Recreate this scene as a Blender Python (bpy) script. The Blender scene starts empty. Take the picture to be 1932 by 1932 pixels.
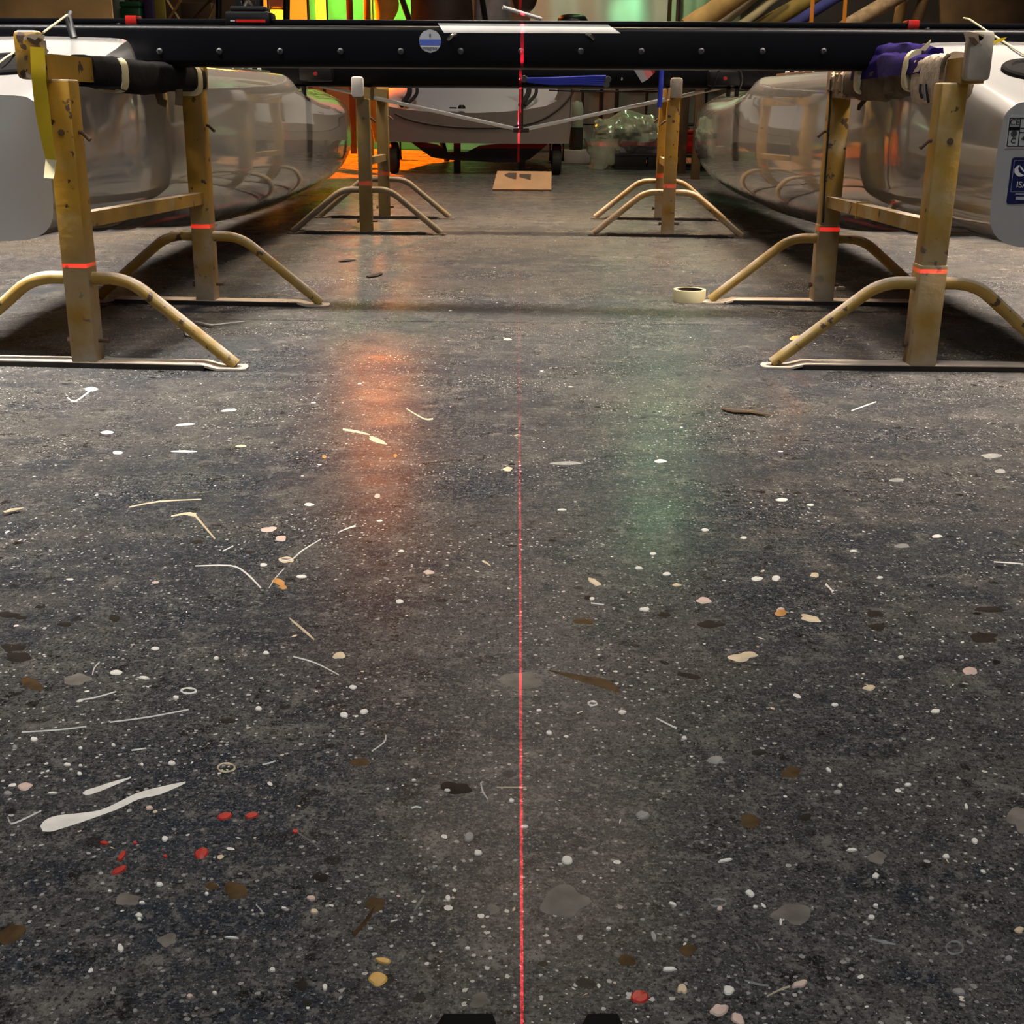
import bpy, bmesh, math, random
import numpy as np
from mathutils import Vector, Matrix, noise as mnoise
R = math.radians
random.seed(7)
C = bpy.context.scene.collection
S = bpy.context.scene

# ------------------------------------------------------------------ camera, world, lights, exposure
CAM_H, F_PX, PITCH, ROLL = 0.512, 2317.0, R(18.38), R(0.62)
cd = bpy.data.cameras.new('camera'); cam = bpy.data.objects.new('camera', cd); C.objects.link(cam)
cd.sensor_width = 36; cd.sensor_height = 36; cd.sensor_fit = 'HORIZONTAL'
cd.lens = 36 * F_PX / 1932; cd.clip_start = 0.02
cam.matrix_world = Matrix.Translation((0, 0, CAM_H)) @ Matrix.Rotation(R(90) - PITCH, 4, 'X') @ Matrix.Rotation(ROLL, 4, 'Z')
S.camera = cam
S.view_settings.view_transform = 'Standard'; S.view_settings.look = 'None'
S.view_settings.gamma = 1; S.view_settings.use_curve_mapping = False
S.view_settings.exposure = 0.0
S.cycles.use_light_tree = False; S.cycles.light_sampling_threshold = 0.0; S.cycles.max_bounces = 8; S.cycles.sample_clamp_indirect = 4.0

W = bpy.data.worlds.new('world'); S.world = W; W.use_nodes = True
W.node_tree.nodes['Background'].inputs[0].default_value = (0.6, 0.65, 0.8, 1)
W.node_tree.nodes['Background'].inputs[1].default_value = 0.02

def lamp(name, kind, loc, power, col, target=None, **kw):
    l = bpy.data.lights.new(name, kind); l.energy = power; l.color = col
    for k, v in kw.items(): setattr(l, k, v)
    o = bpy.data.objects.new(name, l); C.objects.link(o); o.location = loc
    if target is not None:
        o.rotation_euler = (Vector(target) - Vector(loc)).to_track_quat('-Z', 'Y').to_euler()
    return o

# ceiling lamps, added lights for the hulls, coloured lamps of the far end, added fills
lamp('overhead_light', 'AREA', (0.35, 1.1, 3.6), 41, (0.95, 0.98, 1.0), (0.35, 1.1, 0), shape='RECTANGLE', size=1.3, size_y=0.16)
lamp('overhead_light', 'AREA', (0.1, 6.1, 3.9), 140, (1.0, 0.76, 0.52), (0.1, 5.7, 0), shape='RECTANGLE', size=1.3, size_y=0.2, spread=R(110))
lamp('overhead_light', 'AREA', (-1.9, 2.4, 3.9), 95, (1.0, 0.94, 0.86), (-1.8, 2.7, 0), shape='RECTANGLE', size=1.2, size_y=0.2, spread=R(64))  # added over the left hull to brighten its aft deck
lamp('overhead_light', 'AREA', (2.0, 2.7, 3.9), 92, (1.0, 0.88, 0.76), (1.9, 3.0, 0), shape='RECTANGLE', size=1.2, size_y=0.2, spread=R(64))  # added over the right hull to brighten its aft deck
lamp('overhead_light', 'AREA', (-1.75, 4.9, 3.9), 46, (1.0, 0.80, 0.62), (-1.65, 5.0, 0), shape='RECTANGLE', size=0.2, size_y=1.2, spread=R(56))  # added to brighten the top of the left hull
lamp('overhead_light', 'AREA', (1.80, 4.9, 3.9), 46, (1.0, 0.80, 0.62), (1.70, 5.0, 0), shape='RECTANGLE', size=0.2, size_y=1.2, spread=R(56))  # added to brighten the top of the right hull
lamp('front_fill_light', 'AREA', (0.3, -1.8, 1.9), 15, (0.93, 0.97, 1.0), (0, 2.6, 0.4), shape='DISK', size=0.5)  # unseen light behind the camera, added to brighten transoms and post fronts
lamp('orange_lamp', 'SPOT', (-3.0, 13.2, 4.0), 24000, (1.0, 0.125, 0.0), (-2.95, 12.35, 0), spot_size=R(76), spot_blend=0.06, shadow_soft_size=0.05)
lamp('orange_lamp', 'SPOT', (1.3, 13.0, 3.4), 900, (1.0, 0.20, 0.01), (1.2, 12.75, 0), spot_size=R(28), spot_blend=0.3, shadow_soft_size=0.08)
lamp('orange_lamp', 'AREA', (-1.6, 14.2, 2.95), 46, (1.0, 0.22, 0.01), (-0.3, 2.3, 0), shape='DISK', size=0.36)
lamp('green_lamp', 'AREA', (1.75, 14.2, 4.1), 18, (0.44, 1.0, 0.46), (0.25, 1.9, 0), shape='RECTANGLE', size=0.3, size_y=0.5)
lamp('green_lamp', 'SPOT', (1.0, 11.6, 3.9), 90, (0.55, 1.0, 0.45), (0.8, 11.8, 0), spot_size=R(60), spot_blend=0.7, shadow_soft_size=0.15)
lamp('green_lamp', 'SPOT', (-1.6, 13.7, 3.1), 420, (0.26, 1.0, 0.10), (-1.6, 14.7, 1.55), spot_size=R(52), spot_blend=0.5, shadow_soft_size=0.1)
lamp('green_lamp', 'SPOT', (1.22, 12.7, 2.6), 190, (0.20, 1.0, 0.55), (1.15, 13.7, 1.40), spot_size=R(16), spot_blend=0.9, shadow_soft_size=0.1)
lamp('far_fill_light', 'AREA', (0.2, 8.4, 3.9), 42, (1.0, 0.88, 0.76), (0.2, 9.0, 0), shape='RECTANGLE', size=1.0, size_y=0.25)  # unseen fill added for the striker rods and dinghy
lamp('far_fill_light', 'SPOT', (0.9, 11.6, 3.6), 170, (0.86, 1.0, 0.74), (0.9, 13.9, 1.3), spot_size=R(50), spot_blend=0.6, shadow_soft_size=0.15)  # unseen fill added to brighten the cream tarpaulin
lamp('far_fill_light', 'SPOT', (2.6, 7.8, 3.8), 230, (1.0, 0.80, 0.50), (2.0, 9.6, 1.2), spot_size=R(60), spot_blend=0.6, shadow_soft_size=0.15)  # unseen fill added to brighten the canvas rolls

# line laser: a real point lamp on the laser level, its light fanned into a vertical and a level sheet
LASER = Vector((0.0088, 0.322, 0.203)); LYAW = 0.0012
ll = lamp('laser_lamp', 'POINT', LASER, 1.0, (1, 1, 1), shadow_soft_size=0.0)
ll.data.use_nodes = True
nt = ll.data.node_tree; nt.nodes.clear()
def nd(t, typ, **kw):
    n = t.nodes.new(typ)
    for k, v in kw.items(): setattr(n, k, v)
    return n
def mth(t, op, a, b=None, clamp=False):
    n = nd(t, 'ShaderNodeMath', operation=op, use_clamp=clamp)
    for i, v in enumerate((a, b)):
        if v is None: continue
        if isinstance(v, (int, float)): n.inputs[i].default_value = v
        else: t.links.new(v, n.inputs[i])
    return n.outputs[0]
geo = nd(nt, 'ShaderNodeNewGeometry')
sep = nd(nt, 'ShaderNodeSeparateXYZ'); nt.links.new(geo.outputs['Incoming'], sep.inputs[0])
dx = mth(nt, 'ABSOLUTE', mth(nt, 'SUBTRACT', mth(nt, 'MULTIPLY', sep.outputs[0], math.cos(LYAW)), mth(nt, 'MULTIPLY', sep.outputs[1], math.sin(LYAW))))
dz = mth(nt, 'ABSOLUTE', sep.outputs[2])
wv = mth(nt, 'ADD', 0.0008, mth(nt, 'MULTIPLY', dz, 0.0034))
vert = mth(nt, 'MULTIPLY', mth(nt, 'LESS_THAN', dx, wv), mth(nt, 'DIVIDE', 0.10, mth(nt, 'ADD', mth(nt, 'MULTIPLY', dz, dz), 0.05)))
vert = mth(nt, 'MULTIPLY', vert, mth(nt, 'ADD', 0.16, mth(nt, 'MULTIPLY', mth(nt, 'GREATER_THAN', dz, 0.055), 0.84)))
hor = mth(nt, 'MULTIPLY', mth(nt, 'LESS_THAN', dz, 0.0017), 0.85)
fo = nd(nt, 'ShaderNodeLightFalloff'); fo.inputs['Strength'].default_value = 760.0
em = nd(nt, 'ShaderNodeEmission'); em.inputs[0].default_value = (1.0, 0.012, 0.035, 1)
nt.links.new(mth(nt, 'MAXIMUM', mth(nt, 'MULTIPLY', vert, fo.outputs['Linear']), mth(nt, 'MULTIPLY', hor, fo.outputs['Quadratic'])), em.inputs[1])
lo = nd(nt, 'ShaderNodeOutputLight'); nt.links.new(em.outputs[0], lo.inputs[0])

# ------------------------------------------------------------------ survey helpers: photograph measurements -> metres
def ray(x, y):
    x -= 966; y -= 966
    c, s = math.cos(ROLL), math.sin(ROLL)
    x, y = c*x + s*y, -s*x + c*y
    return Vector((x, F_PX*math.cos(PITCH) - y*math.sin(PITCH), -F_PX*math.sin(PITCH) - y*math.cos(PITCH)))
def at(x, y, Y):
    d = ray(x, y); p = d*(Y/d.y); p.z += CAM_H; return p
def fl(x, y, z=0.0):
    d = ray(x, y); p = d*((z - CAM_H)/d.z); p.z = z; return p

# ------------------------------------------------------------------ materials
def mat(name, col, rough=0.5, metal=0.0, coat=0.0, spec=0.5, var=0.0, vscale=8.0, col2=None, c2amt=0.5, c2sharp=0.1,
        bump=0.0, bscale=60.0, emit=None, estr=0.0, trans=0.0, alpha=1.0, dust=None, splash=None, col3=None, c3th=0.7, c3scale=30.0, sheen=0.0):
    m = bpy.data.materials.new(name); m.use_nodes = True
    t = m.node_tree; b = t.nodes['Principled BSDF']
    b.inputs['Base Color'].default_value = (*col, 1); b.inputs['Roughness'].default_value = rough
    b.inputs['Metallic'].default_value = metal; b.inputs['Coat Weight'].default_value = coat
    b.inputs['Coat Roughness'].default_value = 0.03; b.inputs['Specular IOR Level'].default_value = spec
    b.inputs['Transmission Weight'].default_value = trans; b.inputs['Alpha'].default_value = alpha
    if sheen: b.inputs['Sheen Weight'].default_value = sheen
    if emit: b.inputs['Emission Color'].default_value = (*emit, 1); b.inputs['Emission Strength'].default_value = estr
    tc = nd(t, 'ShaderNodeTexCoord'); last = None
    def nz(scale, detail=5):
        n = nd(t, 'ShaderNodeTexNoise'); n.inputs['Scale'].default_value = scale; n.inputs['Detail'].default_value = detail
        t.links.new(tc.outputs['Object'], n.inputs['Vector']); return n.outputs['Fac']
    def mix(fac, a, bcol):
        n = nd(t, 'ShaderNodeMix', data_type='RGBA')
        if isinstance(fac, float): n.inputs[0].default_value = fac
        else: t.links.new(fac, n.inputs[0])
        for i, v in ((6, a), (7, bcol)):
            if isinstance(v, tuple): n.inputs[i].default_value = (*v, 1)
            else: t.links.new(v, n.inputs[i])
        return n.outputs[2]
    def ramp(f, lo_, hi_):
        n = nd(t, 'ShaderNodeMapRange'); n.inputs[1].default_value = lo_; n.inputs[2].default_value = hi_
        t.links.new(f, n.inputs[0]); return n.outputs[0]
    cur = col
    if var:
        f = ramp(nz(vscale), 0.3, 0.7)
        cur = mix(f, tuple(c*(1-var) for c in col), tuple(min(1, c*(1+var)) for c in col))
    if col2:
        f = ramp(nz(vscale*1.7, 8), 1-c2amt-c2sharp, 1-c2amt+c2sharp)
        cur = mix(f, cur, col2)
    if col3:
        f = ramp(nz(c3scale, 6), c3th, c3th+0.03)
        cur = mix(f, cur, col3)
    if splash:
        sz = nd(t, 'ShaderNodeSeparateXYZ'); t.links.new(tc.outputs['Object'], sz.inputs[0])
        lo_f = nd(t, 'ShaderNodeMapRange'); t.links.new(sz.outputs[2], lo_f.inputs[0])
        for i_, v_ in enumerate((0.02, 0.30, 0.95, 0.0)): lo_f.inputs[i_+1].default_value = v_
        cur = mix(mth(t, 'MULTIPLY', lo_f.outputs[0], ramp(nz(13, 7), 0.30, 0.58)), cur, splash)
    if dust:
        ge = nd(t, 'ShaderNodeNewGeometry'); sx = nd(t, 'ShaderNodeSeparateXYZ'); t.links.new(ge.outputs['True Normal'], sx.inputs[0])
        up = ramp(sx.outputs[2], 0.25, 0.85); pn = ramp(nz(22, 6), 0.32, 0.55)
        cur = mix(mth(t, 'MULTIPLY', up, pn), cur, dust)
    if not isinstance(cur, tuple): t.links.new(cur, b.inputs['Base Color'])
    if bump:
        bn = nd(t, 'ShaderNodeBump'); bn.inputs['Strength'].default_value = bump; bn.inputs['Distance'].default_value = 0.004
        t.links.new(nz(bscale, 6), bn.inputs['Height']); t.links.new(bn.outputs[0], b.inputs['Normal'])
    return m

M = {}
M['gelcoat'] = mat('white_gelcoat', (0.42, 0.41, 0.395), 0.08, coat=1.0, var=0.03, vscale=3)
M['black_alu'] = mat('black_anodised_aluminium', (0.0035, 0.0035, 0.0048), 0.36, spec=0.09, var=0.2)
M['black'] = mat('black_plastic', (0.006, 0.006, 0.007), 0.4, spec=0.25)
M['rubber'] = mat('black_rubber', (0.015, 0.014, 0.013), 0.8, bump=0.2)
M['steel'] = mat('stainless_steel', (0.75, 0.73, 0.70), 0.25, metal=1.0)
M['dull_steel'] = mat('dull_rivet_steel', (0.07, 0.07, 0.075), 0.5, metal=0.5)
M['yellow'] = mat('chipped_yellow_paint', (0.37, 0.195, 0.012), 0.5, var=0.3, vscale=7, col2=(0.40, 0.29, 0.14), c2amt=0.34, c2sharp=0.10, col3=(0.05, 0.025, 0.012), c3th=0.63, c3scale=34, bump=0.25, bscale=90, dust=(0.60, 0.50, 0.40), splash=(0.44, 0.36, 0.26))
M['dusty'] = mat('dusty_yellow_paint', (0.35, 0.20, 0.022), 0.6, var=0.22, vscale=6, col2=(0.44, 0.34, 0.20), c2amt=0.38, c2sharp=0.13, col3=(0.07, 0.04, 0.02), c3th=0.63, c3scale=24, bump=0.25, bscale=90, dust=(0.60, 0.50, 0.40), splash=(0.46, 0.37, 0.26))
M['tube'] = mat('dusty_tube_paint', (0.36, 0.235, 0.055), 0.6, var=0.25, vscale=9, col2=(0.36, 0.19, 0.015), c2amt=0.42, c2sharp=0.12, col3=(0.07, 0.035, 0.018), c3th=0.64, c3scale=40, bump=0.25, bscale=90, dust=(0.58, 0.49, 0.40))
M['plate'] = mat('dusty_base_plate', (0.58, 0.48, 0.38), 0.75, var=0.2, vscale=14, col3=(0.06, 0.04, 0.03), c3th=0.67, c3scale=55, bump=0.3)
M['flange'] = mat('black_flange_edge', (0.020, 0.014, 0.010), 0.8, var=0.3, vscale=30)
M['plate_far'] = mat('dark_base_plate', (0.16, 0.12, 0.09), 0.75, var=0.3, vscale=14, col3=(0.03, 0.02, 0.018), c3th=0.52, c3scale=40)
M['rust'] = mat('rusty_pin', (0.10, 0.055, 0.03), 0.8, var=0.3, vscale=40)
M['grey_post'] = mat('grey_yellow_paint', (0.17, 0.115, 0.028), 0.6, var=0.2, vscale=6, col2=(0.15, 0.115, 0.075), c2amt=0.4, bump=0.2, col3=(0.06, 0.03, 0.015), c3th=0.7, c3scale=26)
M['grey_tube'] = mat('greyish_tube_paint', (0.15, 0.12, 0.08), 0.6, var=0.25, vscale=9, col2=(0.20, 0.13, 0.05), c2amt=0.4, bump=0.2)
M['yellow_tape'] = mat('yellow_tape', (0.66, 0.46, 0.02), 0.35, var=0.2, vscale=10, col2=(0.72, 0.55, 0.32), c2amt=0.3)
M['cream_tape'] = mat('cream_masking_tape', (0.72, 0.62, 0.36), 0.6, var=0.1)
M['masking'] = mat('white_masking_tape', (0.74, 0.70, 0.66), 0.6, var=0.1, vscale=14, bump=0.3, bscale=30)
M['white'] = mat('white_plastic', (0.80, 0.78, 0.76), 0.45, var=0.03)
M['grey_cap'] = mat('dusty_grey_end_plate', (0.36, 0.31, 0.25), 0.75, var=0.25, vscale=18, bump=0.3, col3=(0.10, 0.07, 0.05), c3th=0.66, c3scale=30)
M['black_felt'] = mat('black_felt', (0.010, 0.009, 0.009), 0.95, var=0.4, vscale=12, bump=0.4, spec=0.1)
M['purple'] = mat('purple_cloth', (0.018, 0.008, 0.10), 0.9, var=0.25, vscale=12, bump=0.4, spec=0.1)
M['brown_rag'] = mat('brown_rag', (0.10, 0.065, 0.035), 0.95, var=0.4, vscale=20, bump=0.5)
M['knit'] = mat('beige_knit', (0.58, 0.46, 0.34), 0.95, var=0.3, vscale=40, bump=0.8, bscale=120)
M['tan_rag'] = mat('tan_rag', (0.42, 0.31, 0.20), 0.95, var=0.3, vscale=22, bump=0.5)
M['red'] = mat('red_plastic', (0.42, 0.012, 0.008), 0.35, var=0.1)
M['blue_line'] = mat('blue_elastic_line', (0.01, 0.035, 0.50), 0.5)
M['white_rod'] = mat('white_striker_rod', (0.85, 0.80, 0.70), 0.35)
M['navy'] = mat('navy_label', (0.008, 0.012, 0.075), 0.35)
M['silver'] = mat('silver_label', (0.60, 0.60, 0.60), 0.35, metal=0.3)
M['blue_print'] = mat('blue_print', (0.06, 0.10, 0.42), 0.5)
M['grey_print'] = mat('pale_grey_print', (0.42, 0.43, 0.46), 0.5)
M['cardboard'] = mat('tan_board', (0.30, 0.185, 0.10), 0.8, var=0.1, vscale=10)
M['dark_print'] = mat('dark_brown_print', (0.035, 0.022, 0.015), 0.7)
M['dinghy'] = mat('dinghy_grey_white', (0.16, 0.135, 0.115), 0.3, coat=0.3, var=0.05)
M['dinghy_in'] = mat('dinghy_white_cockpit', (0.56, 0.57, 0.60), 0.22, coat=0.5)
M['dark_brown'] = mat('dark_brown_frame', (0.035, 0.016, 0.010), 0.6, var=0.3)
M['groove'] = mat('dark_groove', (0.05, 0.035, 0.03), 0.6)
M['ply'] = mat('worn_plywood', (0.30, 0.19, 0.075), 0.75, var=0.3, vscale=4, bump=0.2)
M['green_plastic'] = mat('dark_green_plastic', (0.012, 0.09, 0.03), 0.35)
M['purple_plastic'] = mat('dark_purple_cloth', (0.05, 0.025, 0.10), 0.8)
M['olive'] = mat('olive_paint', (0.26, 0.22, 0.03), 0.6, var=0.2)
M['timber'] = mat('raw_timber', (0.42, 0.25, 0.08), 0.7, var=0.3, vscale=10)
M['dark_timber'] = mat('dark_timber', (0.10, 0.055, 0.022), 0.7, var=0.35, vscale=8)
M['tarp'] = mat('cream_tarpaulin', (0.62, 0.58, 0.46), 0.6, var=0.12, vscale=2, bump=0.2, bscale=8)
M['curtain'] = mat('grey_green_sheet', (0.30, 0.34, 0.29), 0.7, var=0.2, vscale=2)
M['roll'] = mat('tan_rolled_canvas', (0.52, 0.34, 0.12), 0.8, var=0.25, vscale=8, bump=0.3)
M['pale_roll'] = mat('pale_rolled_canvas', (0.60, 0.56, 0.38), 0.8, var=0.2, vscale=8, bump=0.3)
M['olive_roll'] = mat('olive_rolled_canvas', (0.27, 0.20, 0.05), 0.8, var=0.25, vscale=8, bump=0.3)
M['blue_cloth'] = mat('blue_canvas', (0.045, 0.06, 0.30), 0.8, var=0.2)
M['grey_cloth'] = mat('grey_cloth', (0.26, 0.23, 0.22), 0.9, var=0.2, bump=0.3)
M['pallet'] = mat('dark_pallet', (0.018, 0.013, 0.010), 0.8)
M['film'] = mat('crumpled_clear_film', (0.34, 0.36, 0.27), 0.18, coat=0.6, spec=0.8, var=0.3, vscale=9, alpha=0.62, bump=0.6, bscale=14)
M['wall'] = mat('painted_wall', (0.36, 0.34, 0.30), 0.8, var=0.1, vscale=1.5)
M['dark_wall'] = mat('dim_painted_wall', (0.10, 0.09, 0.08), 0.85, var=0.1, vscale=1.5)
M['green_sheet'] = mat('green_wall_sheet', (0.42, 0.62, 0.36), 0.6, var=0.1)
M['yellow_light'] = mat('yellow_glow', (0.9, 0.6, 0.1), 0.4, emit=(1.0, 0.62, 0.02), estr=2.2)  # glow standing in for the backlit yellow background
M['orange_light'] = mat('orange_glow', (0.9, 0.3, 0.05), 0.4, emit=(1.0, 0.22, 0.01), estr=1.6)  # glow standing in for the backlit orange background
M['orange_strap'] = mat('orange_strap', (0.75, 0.26, 0.02), 0.7)
# paints on the floor
M['p_white'] = mat('dried_white_paint', (0.88, 0.84, 0.77), 0.6, spec=0.2, var=0.1, vscale=60)
M['p_cream'] = mat('dried_cream_paint', (0.74, 0.60, 0.40), 0.5, var=0.15, vscale=60)
M['p_pink'] = mat('dried_pinkish_paint', (0.70, 0.52, 0.44), 0.5, var=0.15, vscale=60)
M['p_grey'] = mat('dried_grey_paint', (0.34, 0.33, 0.31), 0.6, var=0.2, vscale=60, spec=0.1)
M['p_dim'] = mat('worn_grey_filler', (0.20, 0.18, 0.155), 0.7, var=0.3, vscale=50, spec=0.1)
M['p_red'] = mat('dried_red_paint', (0.50, 0.022, 0.015), 0.45, var=0.2, vscale=60)
M['p_yellow'] = mat('dried_yellow_paint', (0.78, 0.46, 0.12), 0.5, var=0.15, vscale=60)
M['p_orange'] = mat('dried_orange_paint', (0.60, 0.26, 0.05), 0.5, var=0.2, vscale=60)
M['p_brown'] = mat('brown_glue_stain', (0.085, 0.050, 0.020), 0.6, var=0.35, vscale=80, spec=0.1)
M['p_dark'] = mat('dark_tar_spot', (0.026, 0.021, 0.016), 0.7, var=0.3, vscale=60, spec=0.1)

def floor_material():
    m = bpy.data.materials.new('stained_concrete'); m.use_nodes = True
    t = m.node_tree; b = t.nodes['Principled BSDF']
    tc = nd(t, 'ShaderNodeTexCoord')
    def nz(scale, detail=6, rough=0.6):
        n = nd(t, 'ShaderNodeTexNoise'); n.inputs['Scale'].default_value = scale; n.inputs['Detail'].default_value = detail
        n.inputs['Roughness'].default_value = rough
        t.links.new(tc.outputs['Object'], n.inputs['Vector']); return n.outputs['Fac']
    def rng(f, a, bb, c=0.0, d=1.0):
        n = nd(t, 'ShaderNodeMapRange'); t.links.new(f, n.inputs[0])
        for i, v in enumerate((a, bb, c, d)): n.inputs[i+1].default_value = v
        return n.outputs[0]
    def mix(f, a, bb):
        n = nd(t, 'ShaderNodeMix', data_type='RGBA'); t.links.new(f, n.inputs[0])
        for i, v in ((6, a), (7, bb)):
            if isinstance(v, tuple): n.inputs[i].default_value = (*v, 1)
            else: t.links.new(v, n.inputs[i])
        return n.outputs[2]
    def vor(scale, off=0):
        mp = nd(t, 'ShaderNodeMapping'); mp.inputs[1].default_value = (off, off*0.7, 0)
        t.links.new(tc.outputs['Object'], mp.inputs[0])
        n = nd(t, 'ShaderNodeTexVoronoi', voronoi_dimensions='2D'); n.inputs['Scale'].default_value = scale
        t.links.new(mp.outputs[0], n.inputs['Vector']); return n
    c = mix(rng(nz(1.3, 5), 0.42, 0.58), (0.0358, 0.0422, 0.0538), (0.0794, 0.0742, 0.0678))
    c = mix(rng(nz(6, 8, 0.7), 0.48, 0.62), c, (0.1024, 0.0960, 0.0883))
    c = mix(rng(nz(10, 8, 0.7), 0.52, 0.62, 0, 0.9), c, (0.0205, 0.0269, 0.0384))
    c = mix(rng(nz(24, 8, 0.75), 0.55, 0.64, 0, 0.9), c, (0.1920, 0.1792, 0.1600))
    c = mix(rng(nz(29, 8, 0.75), 0.55, 0.62, 0, 0.9), c, (0.0128, 0.0122, 0.0115))
    c = mix(rng(nz(110, 5, 0.75), 0.50, 0.62, 0.0, 0.75), c, (0.1856, 0.1766, 0.1638))
    c = mix(rng(nz(260, 4, 0.75), 0.50, 0.62, 0.0, 0.9), c, (0.0077, 0.0077, 0.0077))
    c = mix(rng(nz(420, 3, 0.75), 0.55, 0.66, 0.0, 0.8), c, (0.2560, 0.2432, 0.2304))
    # dried specks too small to build: random radius per cell
    for sc, off, r0, col in ((80, 0.0, 0.24, (0.74, 0.71, 0.65)), (190, 3.3, 0.50, (0.62, 0.60, 0.57)), (40, 7.1, 0.38, (0.016, 0.013, 0.010))):
        v = vor(sc, off)
        sp = nd(t, 'ShaderNodeSeparateColor'); t.links.new(v.outputs['Color'], sp.inputs[0])
        rad = mth(t, 'MULTIPLY', mth(t, 'SUBTRACT', sp.outputs[0], 0.84), r0*4)
        wob = mth(t, 'ADD', v.outputs['Distance'], rng(nz(sc*2.5, 3), 0.3, 0.7, -0.10, 0.10))
        f = mth(t, 'MULTIPLY', mth(t, 'LESS_THAN', wob, rad), rng(nz(2.7, 3), 0.38, 0.6, 0.15, 1.0))
        c = mix(f, c, col)
    t.links.new(c, b.inputs['Base Color'])
    t.links.new(rng(nz(7, 6), 0.3, 0.7, 0.45, 0.60), b.inputs['Roughness'])
    b.inputs['Specular IOR Level'].default_value = 0.0
    b.inputs['Coat Weight'].default_value = 1.0; b.inputs['Coat IOR'].default_value = 1.095
    t.links.new(rng(nz(5, 6), 0.3, 0.7, 0.20, 0.36), b.inputs['Coat Roughness'])
    bn = nd(t, 'ShaderNodeBump'); bn.inputs['Strength'].default_value = 0.35; bn.inputs['Distance'].default_value = 0.004
    h = mth(t, 'ADD', mth(t, 'MULTIPLY', nz(14, 7), 1.0), mth(t, 'MULTIPLY', nz(120, 5), 0.25))
    t.links.new(h, bn.inputs['Height']); t.links.new(bn.outputs[0], b.inputs['Normal'])
    return m
M['floor'] = floor_material()

# ------------------------------------------------------------------ mesh helpers
class MB:
    def __init__(s): s.v = []; s.f = []; s.mi = []
    def add(s, v, f, mi=0):
        o = len(s.v); s.v += [Vector(p) for p in v]
        s.f += [tuple(i+o for i in q) for q in f]; s.mi += [mi]*len(f); return s
    def box(s, lo, hi, bev=0.0, mi=0, X=None):
        bm = bmesh.new(); bmesh.ops.create_cube(bm, size=1)
        for v in bm.verts:
            v.co = Vector([lo[i] + (v.co[i]+0.5)*(hi[i]-lo[i]) for i in range(3)])
        if bev: bmesh.ops.bevel(bm, geom=list(bm.edges), offset=bev, segments=2, profile=0.5, affect='EDGES')
        if X is not None: bm.transform(X)
        s._bm(bm, mi); return s
    def _bm(s, bm, mi=0):
        bm.verts.index_update()
        s.add([v.co.copy() for v in bm.verts], [[v.index for v in f.verts] for f in bm.faces], mi); bm.free()
    def tube(s, pts, r, n=10, mi=0, cap=True, flat=1.0):
        pts = [Vector(p) for p in pts]; rs = r if isinstance(r, (list, tuple)) else [r]*len(pts)
        rings = []; up = Vector((0, 0, 1)); prev = None
        for i, p in enumerate(pts):
            d = (pts[min(i+1, len(pts)-1)] - pts[max(i-1, 0)]).normalized()
            if prev is None:
                a = d.cross(up if abs(d.z) < 0.9 else Vector((0, 1, 0))).normalized()
            else:
                a = (prev - d*prev.dot(d)).normalized()
            prev = a; b2 = d.cross(a)
            rings.append([p + a*math.cos(2*math.pi*k/n)*rs[i] + b2*math.sin(2*math.pi*k/n)*rs[i]*flat for k in range(n)])
        s.loft(rings, mi, cap); return s
    def loft(s, rings, mi=0, cap=True):
        n = len(rings[0]); v = [p for r_ in rings for p in r_]; f = []
        for i in range(len(rings)-1):
            for k in range(n):
                a = i*n+k; b2 = i*n+(k+1) % n
                f.append((a, b2, b2+n, a+n))
        if cap:
            f.append(tuple(range(n-1, -1, -1))); f.append(tuple((len(rings)-1)*n+k for k in range(n)))
        s.add(v, f, mi); return s
    def lathe(s, prof, n=24, mi=0, X=None, cap=True):
        rings = [[Vector((r*math.cos(2*math.pi*k/n), r*math.sin(2*math.pi*k/n), z)) for k in range(n)] for r, z in prof]
        if X is not None: rings = [[X @ p for p in q] for q in rings]
        s.loft(rings, mi, cap); return s
    def prism(s, poly, off, mi=0):
        n = len(poly); off = Vector(off); a = [Vector(p) for p in poly]
        v = a + [p + off for p in a]
        s.add(v, [tuple(range(n-1, -1, -1)), tuple(range(n, 2*n))] + [(k, (k+1) % n, n+(k+1) % n, n+k) for k in range(n)], mi); return s
    def text(s, body, size, X, mi=0, depth=0.0004):
        cu = bpy.data.curves.new('t', 'FONT'); cu.body = body; cu.size = size; cu.align_x = 'CENTER'; cu.align_y = 'CENTER'; cu.extrude = depth
        cu.resolution_u = 3
        o = bpy.data.objects.new('t', cu); C.objects.link(o)
        bpy.context.view_layer.update()
        me = o.evaluated_get(bpy.context.evaluated_depsgraph_get()).to_mesh()
        s.add([X @ v.co for v in me.vertices], [tuple(p.vertices) for p in me.polygons], mi)
        bpy.data.objects.remove(o); bpy.data.curves.remove(cu); return s
    def build(s, name, mats, parent=None, smooth=True, local=None, angle=38, label=None):
        me = bpy.data.meshes.new(name); v = s.v
        if local is not None:
            inv = local.inverted(); v = [inv @ p for p in v]
        me.from_pydata([tuple(p) for p in v], [], s.f)
        ms = mats if isinstance(mats, (list, tuple)) else [mats]
        for m_ in ms: me.materials.append(m_)
        me.polygons.foreach_set('material_index', s.mi)
        bm = bmesh.new(); bm.from_mesh(me); bmesh.ops.recalc_face_normals(bm, faces=bm.faces); bm.to_mesh(me); bm.free()
        if smooth:
            me.shade_smooth(); me.set_sharp_from_angle(angle=R(angle))
        o = bpy.data.objects.new(name, me); C.objects.link(o)
        if parent is not None: o.parent = parent
        if label: o['label'] = label
        return o

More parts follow.
